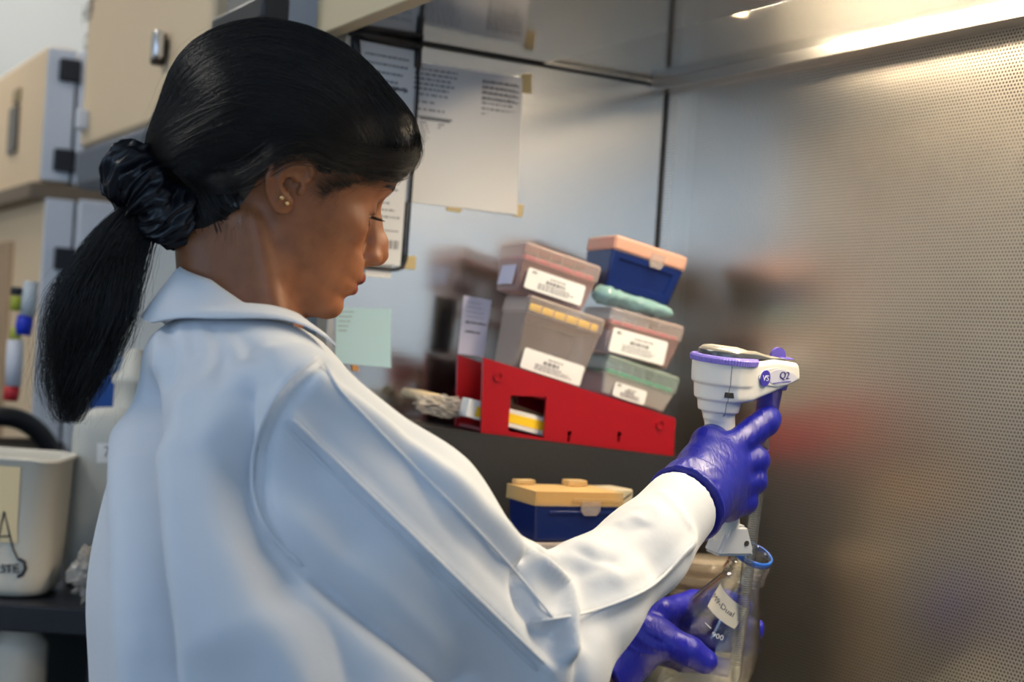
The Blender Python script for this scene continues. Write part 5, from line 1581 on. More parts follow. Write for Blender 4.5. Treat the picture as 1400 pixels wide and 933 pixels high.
bm = bmesh.new(); prism(bm, [(.0062 * math.cos(a), .0078 * math.sin(a)) for a in np.linspace(0, 2 * PI, 32, endpoint=False)], 0, .0014)
bd = bm_obj('round_badge', bm, mat('badge_violet', srgb(70, 62, 170), rough=.4), pf); bd.matrix_local = sideM(.0330, -.0165, .0004)
text_obj('badge_lettering', 'VS', .0078, mat('white_ink', (.85, .85, .85), rough=.5), pf, sideM(.0330, -.0165, .0020))
text_obj('model_lettering', 'Q2', .0098, mat('violet_ink', srgb(48, 40, 120), rough=.5), pf, sideM(.0575, -.0130, .0018))
bm = bmesh.new(); box(bm, -.012, .012, -.0004, .0004, 0, .0003); ul = bm_obj('printed_rule', bm, mat('violet_ink_thin', srgb(100, 94, 170), rough=.5), pf); ul.matrix_local = sideM(.0550, -.0195, .0016) @ Matrix.Rotation(.12, 4, 'Z')
# rear socket and moulding seam
def drum_pt(deg, z, r): a = math.radians(deg); return Vector((r * math.cos(a), r * math.sin(a), z)), Vector((-math.sin(a), math.cos(a), 0)), Vector((math.cos(a), math.sin(a), 0))
p, tx, nx = drum_pt(-106, -.0345, .0255)
bm = bmesh.new(); box(bm, -.0048, .0048, -.0026, .0026, -.002, .0004, .0003); us = bm_obj('usb_socket', bm, M_dk, pf); us.matrix_local = frame(p, tx, (0, 0, 1))
bm = bmesh.new(); pts = []
for z, r in ((-.006, .0307), (-.012, .0301), (-.020, .0294), (-.0258, .0288), (-.0278, .0263), (-.035, .0254), (-.0412, .0246), (-.0428, .0212), (-.050, .0200), (-.0525, .0197), (-.056, .0152)):
    a = math.radians(-112 + 6 * (z / -.05)); pts.append((r * math.cos(a), r * math.sin(a), z))
tube(bm, pts, .00035, 6); bm_obj('seam', bm, mat('seam_grey', srgb(120, 120, 118)), pf)

# glass pipette
def glass_mat(name, tint, edge, rough=.02): return glass_nodes(name, tint, edge, rough, .11, 2.6, .45)
M_glass = glass_mat('bottle_glass', (.955, .955, .92), (.20, .21, .15), .02)
M_tube = glass_mat('pipette_plastic', (.90, .90, .88), (.35, .36, .34), .06)
P1 = np.array(pf.matrix_world @ PN @ Vector((0, 0, -.0740))); P2 = at(1002, 945, 1.715)
ax = nrm(P1 - P2); LP = np.linalg.norm(P1 - P2)
sp_ = thing('serological_pipette', 'graduated clear pipette hanging from the filler into the bottle', 'pipette', P2); e1 = nrm(np.cross(V(0, 1, 0), ax)); e2 = np.cross(ax, e1)
sp_.rotation_euler = local(P2, e1, e2, ax).to_euler()
RP = .0066
bm = bmesh.new(); lathe(bm, [(.0012, -.01), (.0030, .002), (RP, .016), (RP, LP - .018), (.0056, LP - .014), (.0050, LP), (.0040, LP), (.0046, LP - .014), (RP - .0010, LP - .019), (RP - .0010, .016), (.0024, .003), (.0012, -.01)], 32)
bm_obj('barrel', bm, M_tube, sp_)
bm = bmesh.new()
for z in (LP - .024, LP - .0275): lathe(bm, [(RP + .0002, z - .0011), (RP + .0004, z), (RP + .0002, z + .0011)], 32)
bm_obj('colour_band', bm, mat('violet_band', srgb(120, 70, 170)), sp_)
bm = bmesh.new(); k = 0; z = .030
while z < LP - .045:
    a0, a1 = (200, 330) if k % 10 == 0 else ((225, 315) if k % 5 == 0 else (240, 305))
    n = 12; lo_ = [bm.verts.new(((RP + .00025) * math.cos(math.radians(a0 + (a1 - a0) * i / n)), (RP + .00025) * math.sin(math.radians(a0 + (a1 - a0) * i / n)), z)) for i in range(n + 1)]
    hi_ = [bm.verts.new((v.co.x, v.co.y, z + .00035)) for v in lo_]
    for i in range(n): bm.faces.new((lo_[i], lo_[i + 1], hi_[i + 1], hi_[i]))
    z += .0024; k += 1
bm_obj('graduation_marks', bm, mat('black_marks', (.05, .05, .05)), sp_)
LIQ = float((at(1004, 905, 1.715) - P2) @ ax)
bm = bmesh.new(); lathe(bm, [(0, .004), (RP - .0013, .017), (RP - .0013, LIQ + .0008), (RP - .003, LIQ), (0, LIQ - .0003)], 28)
lq = bm_obj('liquid', bm, mat('pale_yellow_liquid', srgb(226, 212, 140), rough=.1, trans=.35), sp_); lq['label'] = 'pale yellow liquid'

# bottle
BT = at(1031, 757, 1.698); BAX = nrm(V(.265, -.385, .885))
BH = .225
BB = BT - BAX * BH
bt = thing('glass_bottle', 'clear screw-neck glass bottle with a taped label, tilted in her left hand', 'bottle', BB)
b1 = nrm(np.cross(V(0, 1, 0), BAX)); b2 = np.cross(BAX, b1); bt.rotation_euler = local(BB, b1, b2, BAX).to_euler(); bpy.context.view_layer.update()
def br(h):   # outer radius
    return float(np.interp(h, [0, .004, .012, .085, .110, .130, .180, .192, .197], [.046, .050, .0525, .0525, .0505, .046, .0245, .0200, .0192]))
prof = [(br(h), h) for h in (0, .002, .004, .008, .012, .05, .085, .10, .11, .12, .13, .14, .15, .16, .17, .18, .186, .192, .196)]
prof = [(0, 0.002)] + prof
z = .1965
for k in range(4):      # screw thread as raised rings
    prof += [(.0192, z), (.0212, z + .0012), (.0212, z + .0022), (.0192, z + .0034)]; z += .0052
prof[-16:-12] = [(.0192, .1965), (.0222, .1975), (.0222, .1995), (.0192, .2010)]
prof += [(.0190, BH - .004), (.0190, BH - .001), (.0180, BH), (.0160, BH), (.0158, BH - .004), (.0160, .195)]
inner = [(max(br(h) - .0024, .0) , h) for h in (.19, .18, .16, .13, .11, .085, .05, .012)] + [(.046, .006), (0, .0055)]
bm = bmesh.new(); lathe(bm, prof + inner, 72); bm_obj('glass_body', bm, M_glass, bt)
bm = bmesh.new(); lathe(bm, [(.0192, BH - .0052), (.0199, BH - .0050), (.0199, BH + .0004), (.0186, BH + .0013), (.0176, BH + .0004), (.0190, BH - .0002), (.0192, BH - .0052)], 64)
br_ = bm_obj('pouring_ring', bm, mat('blue_ring', srgb(30, 96, 190), rough=.3), bt); br_['label'] = 'blue ring on the lip'
def cone_wrap(ph0, h0, s, t, lift):
    """s to the right along the girth, t up along the cone"""
    h = h0 + t * .9; r = br(h) + lift; a = ph0 + s / (br(h0) + lift); return (r * math.cos(a), r * math.sin(a), h)
# facing direction towards the camera in bottle space
cdir = np.array(bt.matrix_world.to_3x3().inverted() @ Vector(CAM - BT)); PHC = math.atan2(cdir[1], cdir[0])
def where(px, py):
    """(angle, height) on the cone for a photo pixel"""
    Mi = bt.matrix_world.inverted(); o = Mi @ Vector(CAM); d = (Mi.to_3x3() @ Vector(ray(px, py))).normalized()
    t = .9
    for _ in range(4000):
        p = o + d * t
        if 0 < p.z < BH and math.hypot(p.x, p.y) < br(p.z): break
        t += .0004
    return math.atan2(p.y, p.x), p.z
lab = [where(*p) for p in ((986, 798), (1021, 832), (1004, 860), (968, 829))]     # TL TR BR BL of the tape
def lab_pt(a, b, lift):
    p = [np.array(q) for q in lab]; q = p[0] * (1 - a) * (1 - b) + p[1] * a * (1 - b) + p[2] * a * b + p[3] * (1 - a) * b
    r = br(q[1]) + lift; return (r * math.cos(q[0]), r * math.sin(q[0]), q[1])
bm = bmesh.new(); n = 14; g = [[bm.verts.new(lab_pt(j / n, i / n, .0006)) for j in range(n + 1)] for i in range(n + 1)]
for i in range(n):
    for j in range(n): bm.faces.new((g[i + 1][j], g[i + 1][j + 1], g[i][j + 1], g[i][j])).smooth = True
bm_obj('tape_label', bm, mat('cream_tape', srgb(222, 212, 190), rough=.7), bt)
def text_mesh(sx, size=1.):
    cu = bpy.data.curves.new('t', 'FONT'); cu.body = sx; cu.size = size; cu.align_x = 'CENTER'; cu.align_y = 'CENTER'; cu.resolution_u = 3
    o = bpy.data.objects.new('t', cu); COL.objects.link(o); me = bpy.data.meshes.new_from_object(o.evaluated_get(bpy.context.evaluated_depsgraph_get()))
    bpy.data.objects.remove(o); return me
def wrapped(name, sx, fn, m):
    me = text_mesh(sx); bm = bmesh.new(); bm.from_mesh(me); xs = [v.co.x for v in bm.verts]; w = max(xs) - min(xs)
    bmesh.ops.subdivide_edges(bm, edges=[e for e in bm.edges if e.calc_length() > .12], cuts=2)
    for v in bm.verts: v.co = Vector(fn(v.co.x, v.co.y, w))
    return bm_obj(name, bm, m, bt)
wrapped('handwriting', 'M9-Dual', lambda x, y, w: lab_pt(.40 + x / w * .74 * (1), .50 - y * .30, .0011), M_inkb)
nb_ = [where(*p) for p in ((975, 863), (990, 869), (988, 877), (973, 871))]
def nb_pt(a, b, lift):
    p = [np.array(q) for q in nb_]; q = p[0] * (1 - a) * (1 - b) + p[1] * a * (1 - b) + p[2] * a * b + p[3] * (1 - a) * b
    r = br(q[1]) + lift; return (r * math.cos(q[0]), r * math.sin(q[0]), q[1])
M_wp = mat('white_enamel_print', (.85, .85, .83), rough=.5)
wrapped('volume_number', '900', lambda x, y, w: nb_pt(.5 + x / w, .5 - y * 1.2, .0005), M_wp)
bm = bmesh.new()
for pa, pb in (((964, 852), (972, 860)), ((949, 877), (946, 882))):
    A, B_ = where(*pa), where(*pb); vs = []
    for q, dh in ((A, 0), (B_, 0), (B_, .0009), (A, .0009)):
        r = br(q[1] + dh) + .0005; vs.append(bm.verts.new((r * math.cos(q[0]), r * math.sin(q[0]), q[1] + dh)))
    bm.faces.new(vs)
bm_obj('volume_mark', bm, M_wp, bt)
# ============================================================ ROOM AND THE BACKGROUND AT THE LEFT
M_wall = mat('wall_paint', srgb(206, 208, 206), rough=.9); M_ceilp = mat('ceiling_tile', srgb(226, 226, 222), rough=.9, bump=.2, bscale=80)
M_floor = mat('vinyl_floor', srgb(120, 118, 112), rough=.5, var=.08, bscale=8)
X0, X1, Y0, Y1, ZC = -2.7, 2.0, -2.2, 4.0, 2.75
def plain(name, x0, x1, y0, y1, z0, z1, m, kind='structure'):
    bm = bmesh.new(); box(bm, x0, x1, y0, y1, z0, z1); return tag(bm_obj(name, bm, m), kind=kind)
plain('floor', X0, X1, Y0, Y1, -.05, 0, M_floor); plain('ceiling', X0, X1, Y0, Y1, ZC, ZC + .05, M_ceilp)
plain('wall_back', X0, X1, Y1, Y1 + .08, 0, ZC, M_wall); plain('wall_right', X1, X1 + .08, Y0, Y1, 0, ZC, M_wall);
FX0, FX1, FZ0, FZ1 = -1.3, 1.7, .95, 2.45
bm = bmesh.new()
for a in ((X0, FX0, 0, ZC), (FX1, X1, 0, ZC), (FX0, FX1, 0, FZ0), (FX0, FX1, FZ1, ZC)): box(bm, a[0], a[1], Y0 - .08, Y0, a[2], a[3])
tag(bm_obj('wall_front', bm, M_wall), kind='structure')
bm = bmesh.new()
for a in ((FX0, FX0 + .05, FZ0, FZ1), (FX1 - .05, FX1, FZ0, FZ1), (FX0, FX1, FZ0, FZ0 + .05), (FX0, FX1, FZ1 - .05, FZ1), ((FX0 + FX1) / 2 - .025, (FX0 + FX1) / 2 + .025, FZ0, FZ1)): box(bm, a[0], a[1], Y0 - .06, Y0 - .01, a[2], a[3])
tag(bm_obj('window_2', bm, mat('window_frame_b', (.75, .75, .75), rough=.5)), kind='structure')
# left wall with the window that lights the room
WY0, WY1, WZ0, WZ1 = -1.7, .9, 1.0, 2.5
bm = bmesh.new()
for a in ((Y0, WY0, 0, ZC), (WY1, Y1, 0, ZC), (WY0, WY1, 0, WZ0), (WY0, WY1, WZ1, ZC)): box(bm, X0 - .08, X0, *a)
tag(bm_obj('wall_left', bm, M_wall), kind='structure')
bm = bmesh.new()
for a in ((WY0, WY0 + .05, WZ0, WZ1), (WY1 - .05, WY1, WZ0, WZ1), (WY0, WY1, WZ0, WZ0 + .05), (WY0, WY1, WZ1 - .05, WZ1), ((WY0 + WY1) / 2 - .025, (WY0 + WY1) / 2 + .025, WZ0, WZ1)): box(bm, X0 - .06, X0 - .01, *a)
tag(bm_obj('window_1', bm, mat('window_frame', (.75, .75, .75), rough=.5)), kind='structure')

M_beige = mat('beige_enamel', srgb(226, 200, 164), rough=.5); M_offw = mat('white_enamel_body', srgb(214, 218, 226), rough=.45); M_trim = mat('slate_trim', srgb(84, 92, 106), rough=.5)
M_hinge = mat('black_hinge', (.012, .014, .02), rough=.5); M_chrome = mat('chrome', (.7, .7, .72), rough=.15, metal=1)
class Unit:
    """cabinet squared to the hood: x along the near-far line of its door (towards the camera), y into the cabinet"""
    def __init__(s, name, label, cat, px, py, Y, group=None):
        s.o = at(px, py, Y); s.t = thing(name, label, cat, (s.o[0], s.o[1], 0), HROT, group); s.base = V(s.o[0], s.o[1], 0)
    def uv(s, px, py, y=0.):
        """pixel on the plane y = const of this unit -> (x, z)"""
        P = rayplane(px, py, s.base + HA * y, HA); d = P - s.base; return float(d @ HB), float(P[2])
    def add(s, name, boxes, m, bevel=.004):
        bm = bmesh.new()
        for b in boxes: box(bm, *b, bevel)
        return bm_obj(name, bm, m, s.t)
# big beige freezer behind her head
fz = Unit('freezer', 'large beige freezer with slate grey bottom trim behind her head', 'freezer', 124, 210, 3.1)
x0, zb = fz.uv(124, 205); xr, _ = fz.uv(303, 100); zt2 = zb + .95
xr2 = fz.uv(303, 60)[0]
fz.add('cabinet', [(x0, xr2, .03, .60, zb - .02, zt2)], M_offw)
fz.add('door', [(x0 - .004, xr2 + .004, -.02, .03, zb, zt2)], M_beige, .01)
_, zl = fz.uv(112, 262); fz.add('bottom_trim', [(x0 - .004, xr2 + .004, -.024, .55, zl, zb)], M_trim, .012)
hx, hz = fz.uv(247, 70);
d = fz.add('handle', [(hx - .004, hx + .018, -.045, -.030, hz - .018, hz + .024)], M_chrome, .004)
fz.add('handle_grip', [(hx - .024, hx - .006, -.040, -.02, hz - .024, hz + .026)], mat('brown_grip', srgb(60, 44, 34), rough=.4), .004)
lx, lz = fz.uv(136, 20)
M_let = mat('grey_lettering', srgb(112, 100, 88), rough=.6)
for sx_, dz, sz in (('HEF', .0, .05), ('C', -.055, .04)): text_obj('lettering', sx_, sz, M_let, fz.t, frame((lx, -.0215, lz + dz), (1, 0, 0), (0, 0, 1)))
lx, lz = fz.uv(133, 170); fz.add('latch', [(lx - .03, lx, -.03, -.02, lz - .012, lz + .012), (lx, lx + .02, -.04, -.02, lz - .014, lz + .022)], M_offw, .003)
# stand below the freezer: pale cabinet
zst = zl - .004
fz.add('stand', [(x0 + .02, xr2, .06, .55, 0, zst)], mat('pale_grey_enamel', srgb(196, 200, 200), rough=.6))
# two stacked incubators at the far left
for (ptop, pbot, name_lab, disp) in (((66, 62), (62, 246), 'upper beige incubator with white edge and black hinges at the far left', True), ((62, 268), (58, 640), 'lower beige incubator under the upper one at the far left', False)):
    u = Unit('incubator', name_lab, 'incubator', ptop[0], ptop[1], 3.3, 'stacked incubators')
    xr, zt3 = u.uv(*ptop); _, zb3 = u.uv(*pbot); xl = xr - .72
    if not disp: zb3 = .0
    u.add('door', [(xl, xr, 0, .055, zb3, zt3)], M_beige, .006)
    # hinge-side edge of the door, and the cabinet
    u.add('door_edge', [(xr, xr + .006, .0, .055, zb3 + .004, zt3 - .004)], M_offw, .002)
    u.add('cabinet', [(xl, xr + .01, .062, .42, zb3, zt3)], M_offw, .006)
    hh = [0]
    H_ = zt3 - zb3
    zs = [zt3 - .045, zb3 + .045] if disp else [zt3 - .12, zt3 - .5]
    for z in zs:
        u.add('hinge', [(xr + .004, xr + .020, .022, .062, z - .022, z + .022)], M_hinge, .003)
    if disp:
        dx, dz = u.uv(20, 178); u.add('display', [(dx - .045, dx + .045, -.006, .001, dz - .05, dz + .05)], mat('smoked_display', srgb(70, 58, 50), rough=.3), .003)
        u.add('nameplate', [(dx - .02, dx + .045, -.005, .001, dz + .055, dz + .085)], mat('olive_plate', srgb(150, 130, 92)), .002)
        u.add('base_rail', [(xl, xr + .01, -.02, .42, zb3 - .035, zb3 - .002)], mat('brown_rail', srgb(120, 104, 86), rough=.6), .004)
    else:
        vx, _ = u.uv(14, 420); u.add('door_panel', [(xl + .05, vx, -.006, .002, zb3 + .1, zt3 - .08)], mat('tan_panel', srgb(176, 146, 114), rough=.6), .004)
    UN = u
# markers and bottles hung on the lower door
def hang(name, label, cat, parts):
    t = thing(name, label, cat, at(parts[0][1][0], parts[0][1][1], 2.62), HROT)
    for nm, a, b, r, m in parts:
        bm = bmesh.new(); A, B_ = at(*a, 2.62), at(*b, 2.62); o = np.array(t.location)
        Mi = Matrix.Rotation(-HROT, 3, 'Z')
        tube(bm, [Mi @ Vector(A - o), Mi @ Vector((A + B_) / 2 - o), Mi @ Vector(B_ - o)], [r * .92, r, r * .92], 14); bm_obj(nm, bm, m, t)
P_ = lambda n, c, r=.45: mat(n, srgb(*c), rough=r)
hang('marker_pen', 'yellow green marker with black cap hanging at the far left', 'marker', [('barrel', (21, 425), (23, 405), .009, P_('lime_plastic', (170, 176, 60))), ('cap', (23, 404), (24, 393), .010, M_hinge)])
hang('blue_cap_bottle', 'small pale bottle with a round blue cap at the far left', 'bottle', [('bottle_body', (38, 432), (43, 385), .012, P_('pale_plastic', (190, 196, 200))), ('cap', (31, 458), (35, 432), .013, P_('royal_blue', (28, 52, 190)))])
hang('label_bottle', 'white labelled tube with a red end above the black chair back', 'tube', [('tube_body', (18, 528), (21, 465), .013, P_('white_plastic_a', (214, 214, 220))), ('red_end', (14, 548), (17, 528), .012, P_('red_cap', (196, 40, 46))), ('lime_top', (21, 464), (22, 448), .009, P_('lime_plastic_b', (176, 180, 70)))])
# black task chair
c = at(2, 600, 2.75); ch = thing('task_chair', 'black framed task chair at the lower left behind the white tub', 'chair', (c[0], c[1], 0), .5 + PI)
bm = bmesh.new(); pts = []
for k in range(25):
    a = PI * k / 24; pts.append((-.096 * math.cos(a), 0, c[2] - .11 + .146 * math.sin(a) ** .8 if 0 < k < 24 else c[2] - .11))
pts = [(-.098, 0, .62)] + pts + [(.098, 0, .62)]
tube(bm, pts, .0165, 12); bm_obj('back_frame', bm, mat('black_vinyl', (.012, .012, .014), rough=.32), ch)
bm = bmesh.new(); box(bm, -.08, .08, -.028, -.012, .66, c[2] - .0, .02, 3); bm_obj('backrest', bm, mat('taupe_mesh', srgb(128, 108, 86), rough=.8), ch)
bm = bmesh.new(); box(bm, -.22, .22, -.44, .02, .44, .52, .03, 3); bm_obj('seat', bm, mat('black_fabric', (.02, .02, .022), rough=.9), ch)
bm = bmesh.new(); tube(bm, [(0, -.2, .05), (0, -.2, .45)], .025, 12); tube(bm, [(0, .02, .66), (0, .03, .5), (0, -.15, .43)], .02, 10)
for k in range(5):
    a = 2 * PI * k / 5; tube(bm, [(0, -.2, .10), (.17 * math.cos(a), -.2 + .17 * math.sin(a), .06), (.18 * math.cos(a), -.2 + .18 * math.sin(a), .0)], [.02, .016, .018], 8)
bm_obj('base', bm, M_hinge, ch)
# black bench with the tub, bottle and bag
BY = 2.10 * KY; BZ = float(at(50, 829, 2.10)[2])
bn = thing('lab_bench', 'black topped bench at the lower left under the white tub', 'bench', (-.95, BY + .3, 0))
M_bench = mat('black_resin', (.016, .017, .024), rough=.34)
bm = bmesh.new(); box(bm, -.50, .49, -.30, .08, BZ - .034, BZ, .003); bm_obj('bench_top', bm, M_bench, bn)
bm = bmesh.new()
bm.free()
for x in (-.47, .44):
    bm = bmesh.new(); box(bm, x, x + .03, -.26, .06, 0, BZ - .034, .002); bm_obj('end_panel', bm, M_bench, bn)
bm = bmesh.new(); box(bm, -.44, .44, .0, .02, .1, BZ - .034); bm_obj('back_panel', bm, mat('black_board', (.008, .008, .008), rough=.6), bn)
LSZ = BZ - .26
bm = bmesh.new(); box(bm, -.44, .44, -.28, .0, LSZ - .02, LSZ, .002); bm_obj('lower_shelf', bm, M_bench, bn)
M_hdpe = mat('natural_plastic', srgb(222, 214, 198), rough=.42, sss=0, trans=0)
def tub():
    R = at(99, 826, 2.16); w = .26; d = .12; h = float(at(102, 628, 2.16)[2]) - BZ
    t = thing('plastic_tub', 'open white plastic tub with handwritten letters and masking tape', 'tub', (R[0] - w / 2 - .034, R[1] + d / 2 - .028, BZ + .0006), .04)
    bm = bmesh.new(); prev = None
    rows = [(-.018, 0, .03), (-.006, .003, .034), (-.0015, .012, .036), (0, .03, .036), (.004, h - .006, .030), (.007, h - .004, .028), (.007, h, .028), (.003, h, .026), (.001, h - .006, .026), (-.004, .03, .034), (-.02, .006, .03)]
    rings = []
    for g, z, r in rows: rings.append([bm.verts.new((x, y, z + (.004 * math.sin(x * 31) if z > h - .01 else 0))) for x, y in rrect(w + 2 * g, d + 2 * g, r, 6)])
    n = len(rings[0])
    for a, b in zip(rings, rings[1:]):
        for k in range(n): bm.faces.new((a[k], a[(k + 1) % n], b[(k + 1) % n], b[k])).smooth = True
    bm.faces.new(rings[0][::-1]); bm.faces.new(rings[-1]); bm_obj('tub_body', bm, M_hdpe, t)
    bm = bmesh.new()
    x1 = w / 2 - .030; x0 = x1 - .058
    def fy(z): return -d / 2 - .0045 * z / h - .0008
    g = [[bm.verts.new((x0 + .052 * i / 4 + .0015 * (j == 0), fy(z) - .0006, z)) for i in range(5)] for j, z in enumerate(np.linspace(h * .40, h - .012, 8))]
    for a, b in zip(g, g[1:]):
        for i in range(4): bm.faces.new((a[i], a[i + 1], b[i + 1], b[i]))
    bm_obj('tape_strip', bm, mat('pale_tape', srgb(226, 204, 160), rough=.7), t)
    # handwriting
    def wr(pxs, r):
        bm = bmesh.new(); Mi = t.matrix_world.inverted(); pts = []
        P0 = Vector((0, -d / 2 - .003, .06)); Pw = np.array(t.matrix_world @ P0); nn = np.array(t.matrix_world.to_3x3() @ Vector((0, -1, -.02)))
        for p in pxs:
            q = Mi @ Vector(rayplane(p[0], p[1], Pw, nrm(nn))); pts.append((q.x, fy(q.z) - .0008, q.z))
        tube(bm, pts, r, 6); return bm
    bpy.context.view_layer.update()
    M_mk = mat('marker_ink', (.02, .02, .03), rough=.6)
    for st_ in ([(-12, 775), (-3, 740), (6, 699), (12, 725), (18, 752), (25, 766)], [(-6, 734), (15, 733)], [(26, 765), (33, 769), (35, 778), (31, 786), (24, 789)],
               [(7, 774), (2, 773), (1, 776), (6, 778), (6, 782), (0, 783)], [(8, 774), (16, 773)], [(12, 774), (12, 783)], [(25, 772), (19, 773), (19, 783), (26, 782)], [(19, 778), (25, 777)]):
        bm_obj('handwriting', wr(st_, .0011 if st_[0][0] != 26 else .0022), M_mk, t)
tub()
def jug():
    c = at(150, 760, 2.30); ww = .085
    zt_ = float(at(150, 560, 2.30)[2]); t = thing('spray_bottle', 'tall natural plastic bottle with a nozzle cap and a 70 label', 'bottle', (c[0] + .022, c[1] + .04, BZ + .0006), .1)
    h = zt_ - BZ
    bm = bmesh.new(); rows = [(ww * .94, 0), (ww, .006), (ww, h - .035), (ww * .97, h - .015), (ww * .8, h - .003), (.034, h + .001)]
    rings = [[bm.verts.new((x, y, z)) for x, y in rrect(2 * a, 2 * a * .8, min(.03, a * .6), 6)] for a, z in rows]; n = len(rings[0])
    for a, b in zip(rings, rings[1:]):
        for k in range(n): bm.faces.new((a[k], a[(k + 1) % n], b[(k + 1) % n], b[k])).smooth = True
    bm.faces.new(rings[0][::-1]); bm.faces.new(rings[-1]); bm_obj('bottle_body', bm, mat('grey_plastic', srgb(192, 192, 184), rough=.45), t)
    bm = bmesh.new(); lathe(bm, [(0.026, h), (.026, h + .032), (.030, h + .036), (.030, h + .044), (.020, h + .052), (.014, h + .078), (.009, h + .082), (0, h + .083)], 28, off=(-.014, 0)); bm_obj('nozzle_cap', bm, mat('ivory_cap', srgb(222, 216, 202), rough=.45), t)
    bpy.context.view_layer.update()
    Mi = t.matrix_world.inverted(); P0 = Vector((0, -ww * .8 - .0008, .1)); nn = t.matrix_world.to_3x3() @ Vector((0, -1, 0)); q = [Mi @ Vector(rayplane(*p, np.array(t.matrix_world @ P0), np.array(nn))) for p in ((133, 606), (168, 607), (168, 634), (132, 633))]
    bm = bmesh.new(); vs = [bm.verts.new((v.x, v.y, v.z)) for v in q]; bm.faces.new(vs[::-1]); bm_obj('label', bm, M_white, t)
    m_ = Mi @ Vector(rayplane(152, 619, np.array(t.matrix_world @ P0), np.array(nn))); text_obj('label_lettering', '70', .020, M_inkb, t, frame((m_.x, m_.y - .0006, m_.z), (1, 0, 0), (0, 0, 1)))
jug()
c = at(112, 797, 2.13)
crumple('plastic_bag', 'crumpled clear plastic bag right of the white tub', V(c[0] + .012, c[1] + .03, BZ + .036), V(.032, 0, 0), V(0, .04, 0), V(0, 0, .036), M_film, 11, f=2.6)
c = at(33, 900, 2.2); zt_ = float(at(33, 868, 2.2)[2])
bm = bmesh.new(); hb = BZ - .037 - LSZ
lathe(bm, [(0, 0), (.032, 0), (.036, .004), (.036, hb - .028), (.034, hb - .020), (.026, hb - .012), (.025, hb - .001), (.023, hb), (0, hb)], 32)
tag(bm_obj('sample_bottle', bm, mat('milky_bottle', srgb(206, 196, 180), rough=.4), loc=(c[0], c[1] - .02, LSZ + .0006)), 'milky plastic bottle on the shelf below the black bench top', 'bottle')
c = at(172, 548, 2.47)
bm = bmesh.new(); box(bm, -.05, .05, -.03, .03, 0, .075, .004); bx = thing('blue_box', 'blue box behind the tall bottle by her shoulder', 'box', (c[0] + .0, BY + .325, BZ + .0006))
zt_ = float(at(172, 512, 2.47)[2]) - BZ; zz = float(at(172, 488, 2.47)[2]) - BZ
bm.free(); bm = bmesh.new(); box(bm, -.05, .05, -.02, .03, 0, zt_, .004); bm_obj('box_body', bm, mat('blue_plastic', srgb(18, 74, 150), rough=.4), bx)
bm = bmesh.new(); box(bm, -.05, .05, -.02, .03, zt_, zz, .006); bm_obj('box_lid', bm, mat('blue_grey_lid', srgb(128, 150, 176), rough=.4), bx)
# dark shelf bracket and wall cabinet above her head
c1, c2 = at(283, 52, 2.35), at(372, 12, 2.35)
dk = Unit('equipment_box', 'black equipment box above her head beside the freezer', 'equipment', 330, 40, 2.05)
a0, z0_ = dk.uv(287, 56); a1, z1_ = dk.uv(357, 30); zz0, zz1 = min(z0_, z1_), dk.uv(357, 14)[1]
dk.add('housing', [(a0, a1, 0, .035, zz0 + .005, zz0 + .034)], mat('black_housing', (.02, .02, .024), rough=.4), .004)
dk.add('wall_bracket', [(a0 + .02, a1 - .02, .012, .03, zz0 + .0345, ZC - .001)], mat('grey_bracket', srgb(128, 124, 118), rough=.6), .003)
cb2 = Unit('tall_cupboard', 'pale grey cupboard column between the freezer and the hood', 'cupboard', 385, 100, 3.9)
a0, _ = cb2.uv(385, 60); cb2.add('carcass', [(a0 - .1, a0 + .5, .1, .5, 0, ZC - .01)], mat('pale_column', srgb(196, 200, 200), rough=.6))
cb2.add('door', [(a0, a0 + .5, .08, .1, .05, ZC - .03)], M_offw)

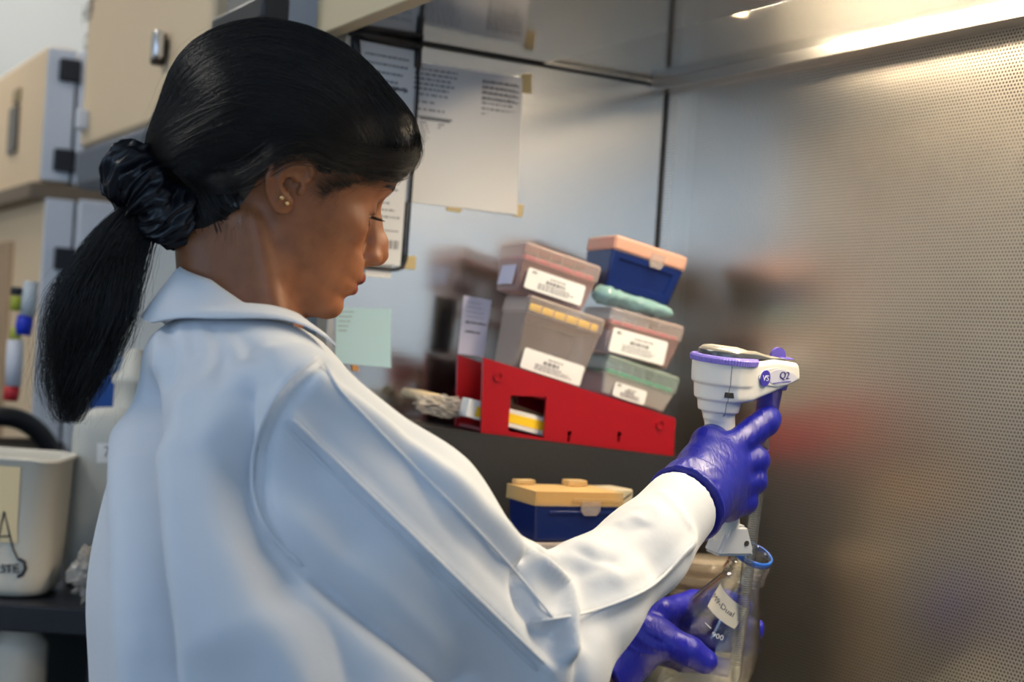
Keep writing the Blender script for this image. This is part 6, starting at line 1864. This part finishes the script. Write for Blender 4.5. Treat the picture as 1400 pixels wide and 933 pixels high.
# lamps: window daylight (cool), ceiling lights, hood tube is a mesh above
def area(name, loc, target, sx, sy, col, power):
    l = bpy.data.lights.new(name, 'AREA'); l.shape = 'RECTANGLE'; l.size = sx; l.size_y = sy; l.color = col; l.energy = power
    o = bpy.data.objects.new(name, l); COL.objects.link(o); o.location = loc
    o.rotation_euler = (Vector(target) - Vector(loc)).to_track_quat('-Z', 'Z').to_euler(); return o
area('window_daylight', (X0 + .03, (WY0 + WY1) / 2, (WZ0 + WZ1) / 2), (0, (WY0 + WY1) / 2, (WZ0 + WZ1) / 2 - .25), 2.4, 1.4, (.48, .70, 1), 30)
area('window_daylight', ((FX0 + FX1) / 2, Y0 + .03, 1.75), ((FX0 + FX1) / 2, 0, 1.5), 2.8, 1.4, (.48, .70, 1), 25)
M_lampp = mat('lamp_panel', (.9, .9, .9), emit=(1, .95, .87), estr=13)
for i, (x, y) in enumerate(((-1.5, 1.2), (-1.5, 3.2), (1.2, -.6))):
    t = thing('ceiling_light', ['square ceiling light panel above the black bench', 'square ceiling light panel over the freezers', 'square ceiling light panel behind the camera'][i], 'light', (x, y, ZC - .03), group='ceiling lights')
    bm = bmesh.new(); box(bm, -.32, .32, -.32, .32, .0, .029); bm_obj('frame', bm, M_offw, t)
    bm = bmesh.new(); box(bm, -.29, .29, -.29, .29, -.004, .0); bm_obj('diffuser', bm, M_lampp if i < 2 else mat('lamp_panel_dim', (.9, .9, .9), emit=(1, .95, .87), estr=2.5), t)
w = bpy.data.worlds.new('world'); scene.world = w; w.use_nodes = True
w.node_tree.nodes['Background'].inputs[0].default_value = (.62, .78, 1, 1); w.node_tree.nodes['Background'].inputs[1].default_value = .3
# ============================================================ camera, view
cd = bpy.data.cameras.new('camera'); cam = bpy.data.objects.new('camera', cd); COL.objects.link(cam)
cd.sensor_width = 36; cd.lens = FPX / 1400 * 36; cd.clip_start = .05; cd.clip_end = 60
M = Matrix.Identity(4)
R_, U_, B_ = (CR, 0, SR), (-SR, 0, CR), (0, -1, 0)
for i in range(3): M[i][0], M[i][1], M[i][2] = R_[i], U_[i], B_[i]
M[2][3] = CAMZ
cam.matrix_world = M
cd.dof.use_dof = True; cd.dof.focus_distance = 1.32; cd.dof.aperture_fstop = 4.5
scene.camera = cam
scene.view_settings.view_transform = 'Standard'; scene.view_settings.look = 'None'
scene.view_settings.gamma = 1; scene.view_settings.use_curve_mapping = False
scene.view_settings.exposure = 0
scene.cycles.use_denoising = True
scene.cycles.max_bounces = 10; scene.cycles.transparent_max_bounces = 32; scene.cycles.transmission_bounces = 10
scene.cycles.caustics_reflective = False; scene.cycles.caustics_refractive = False
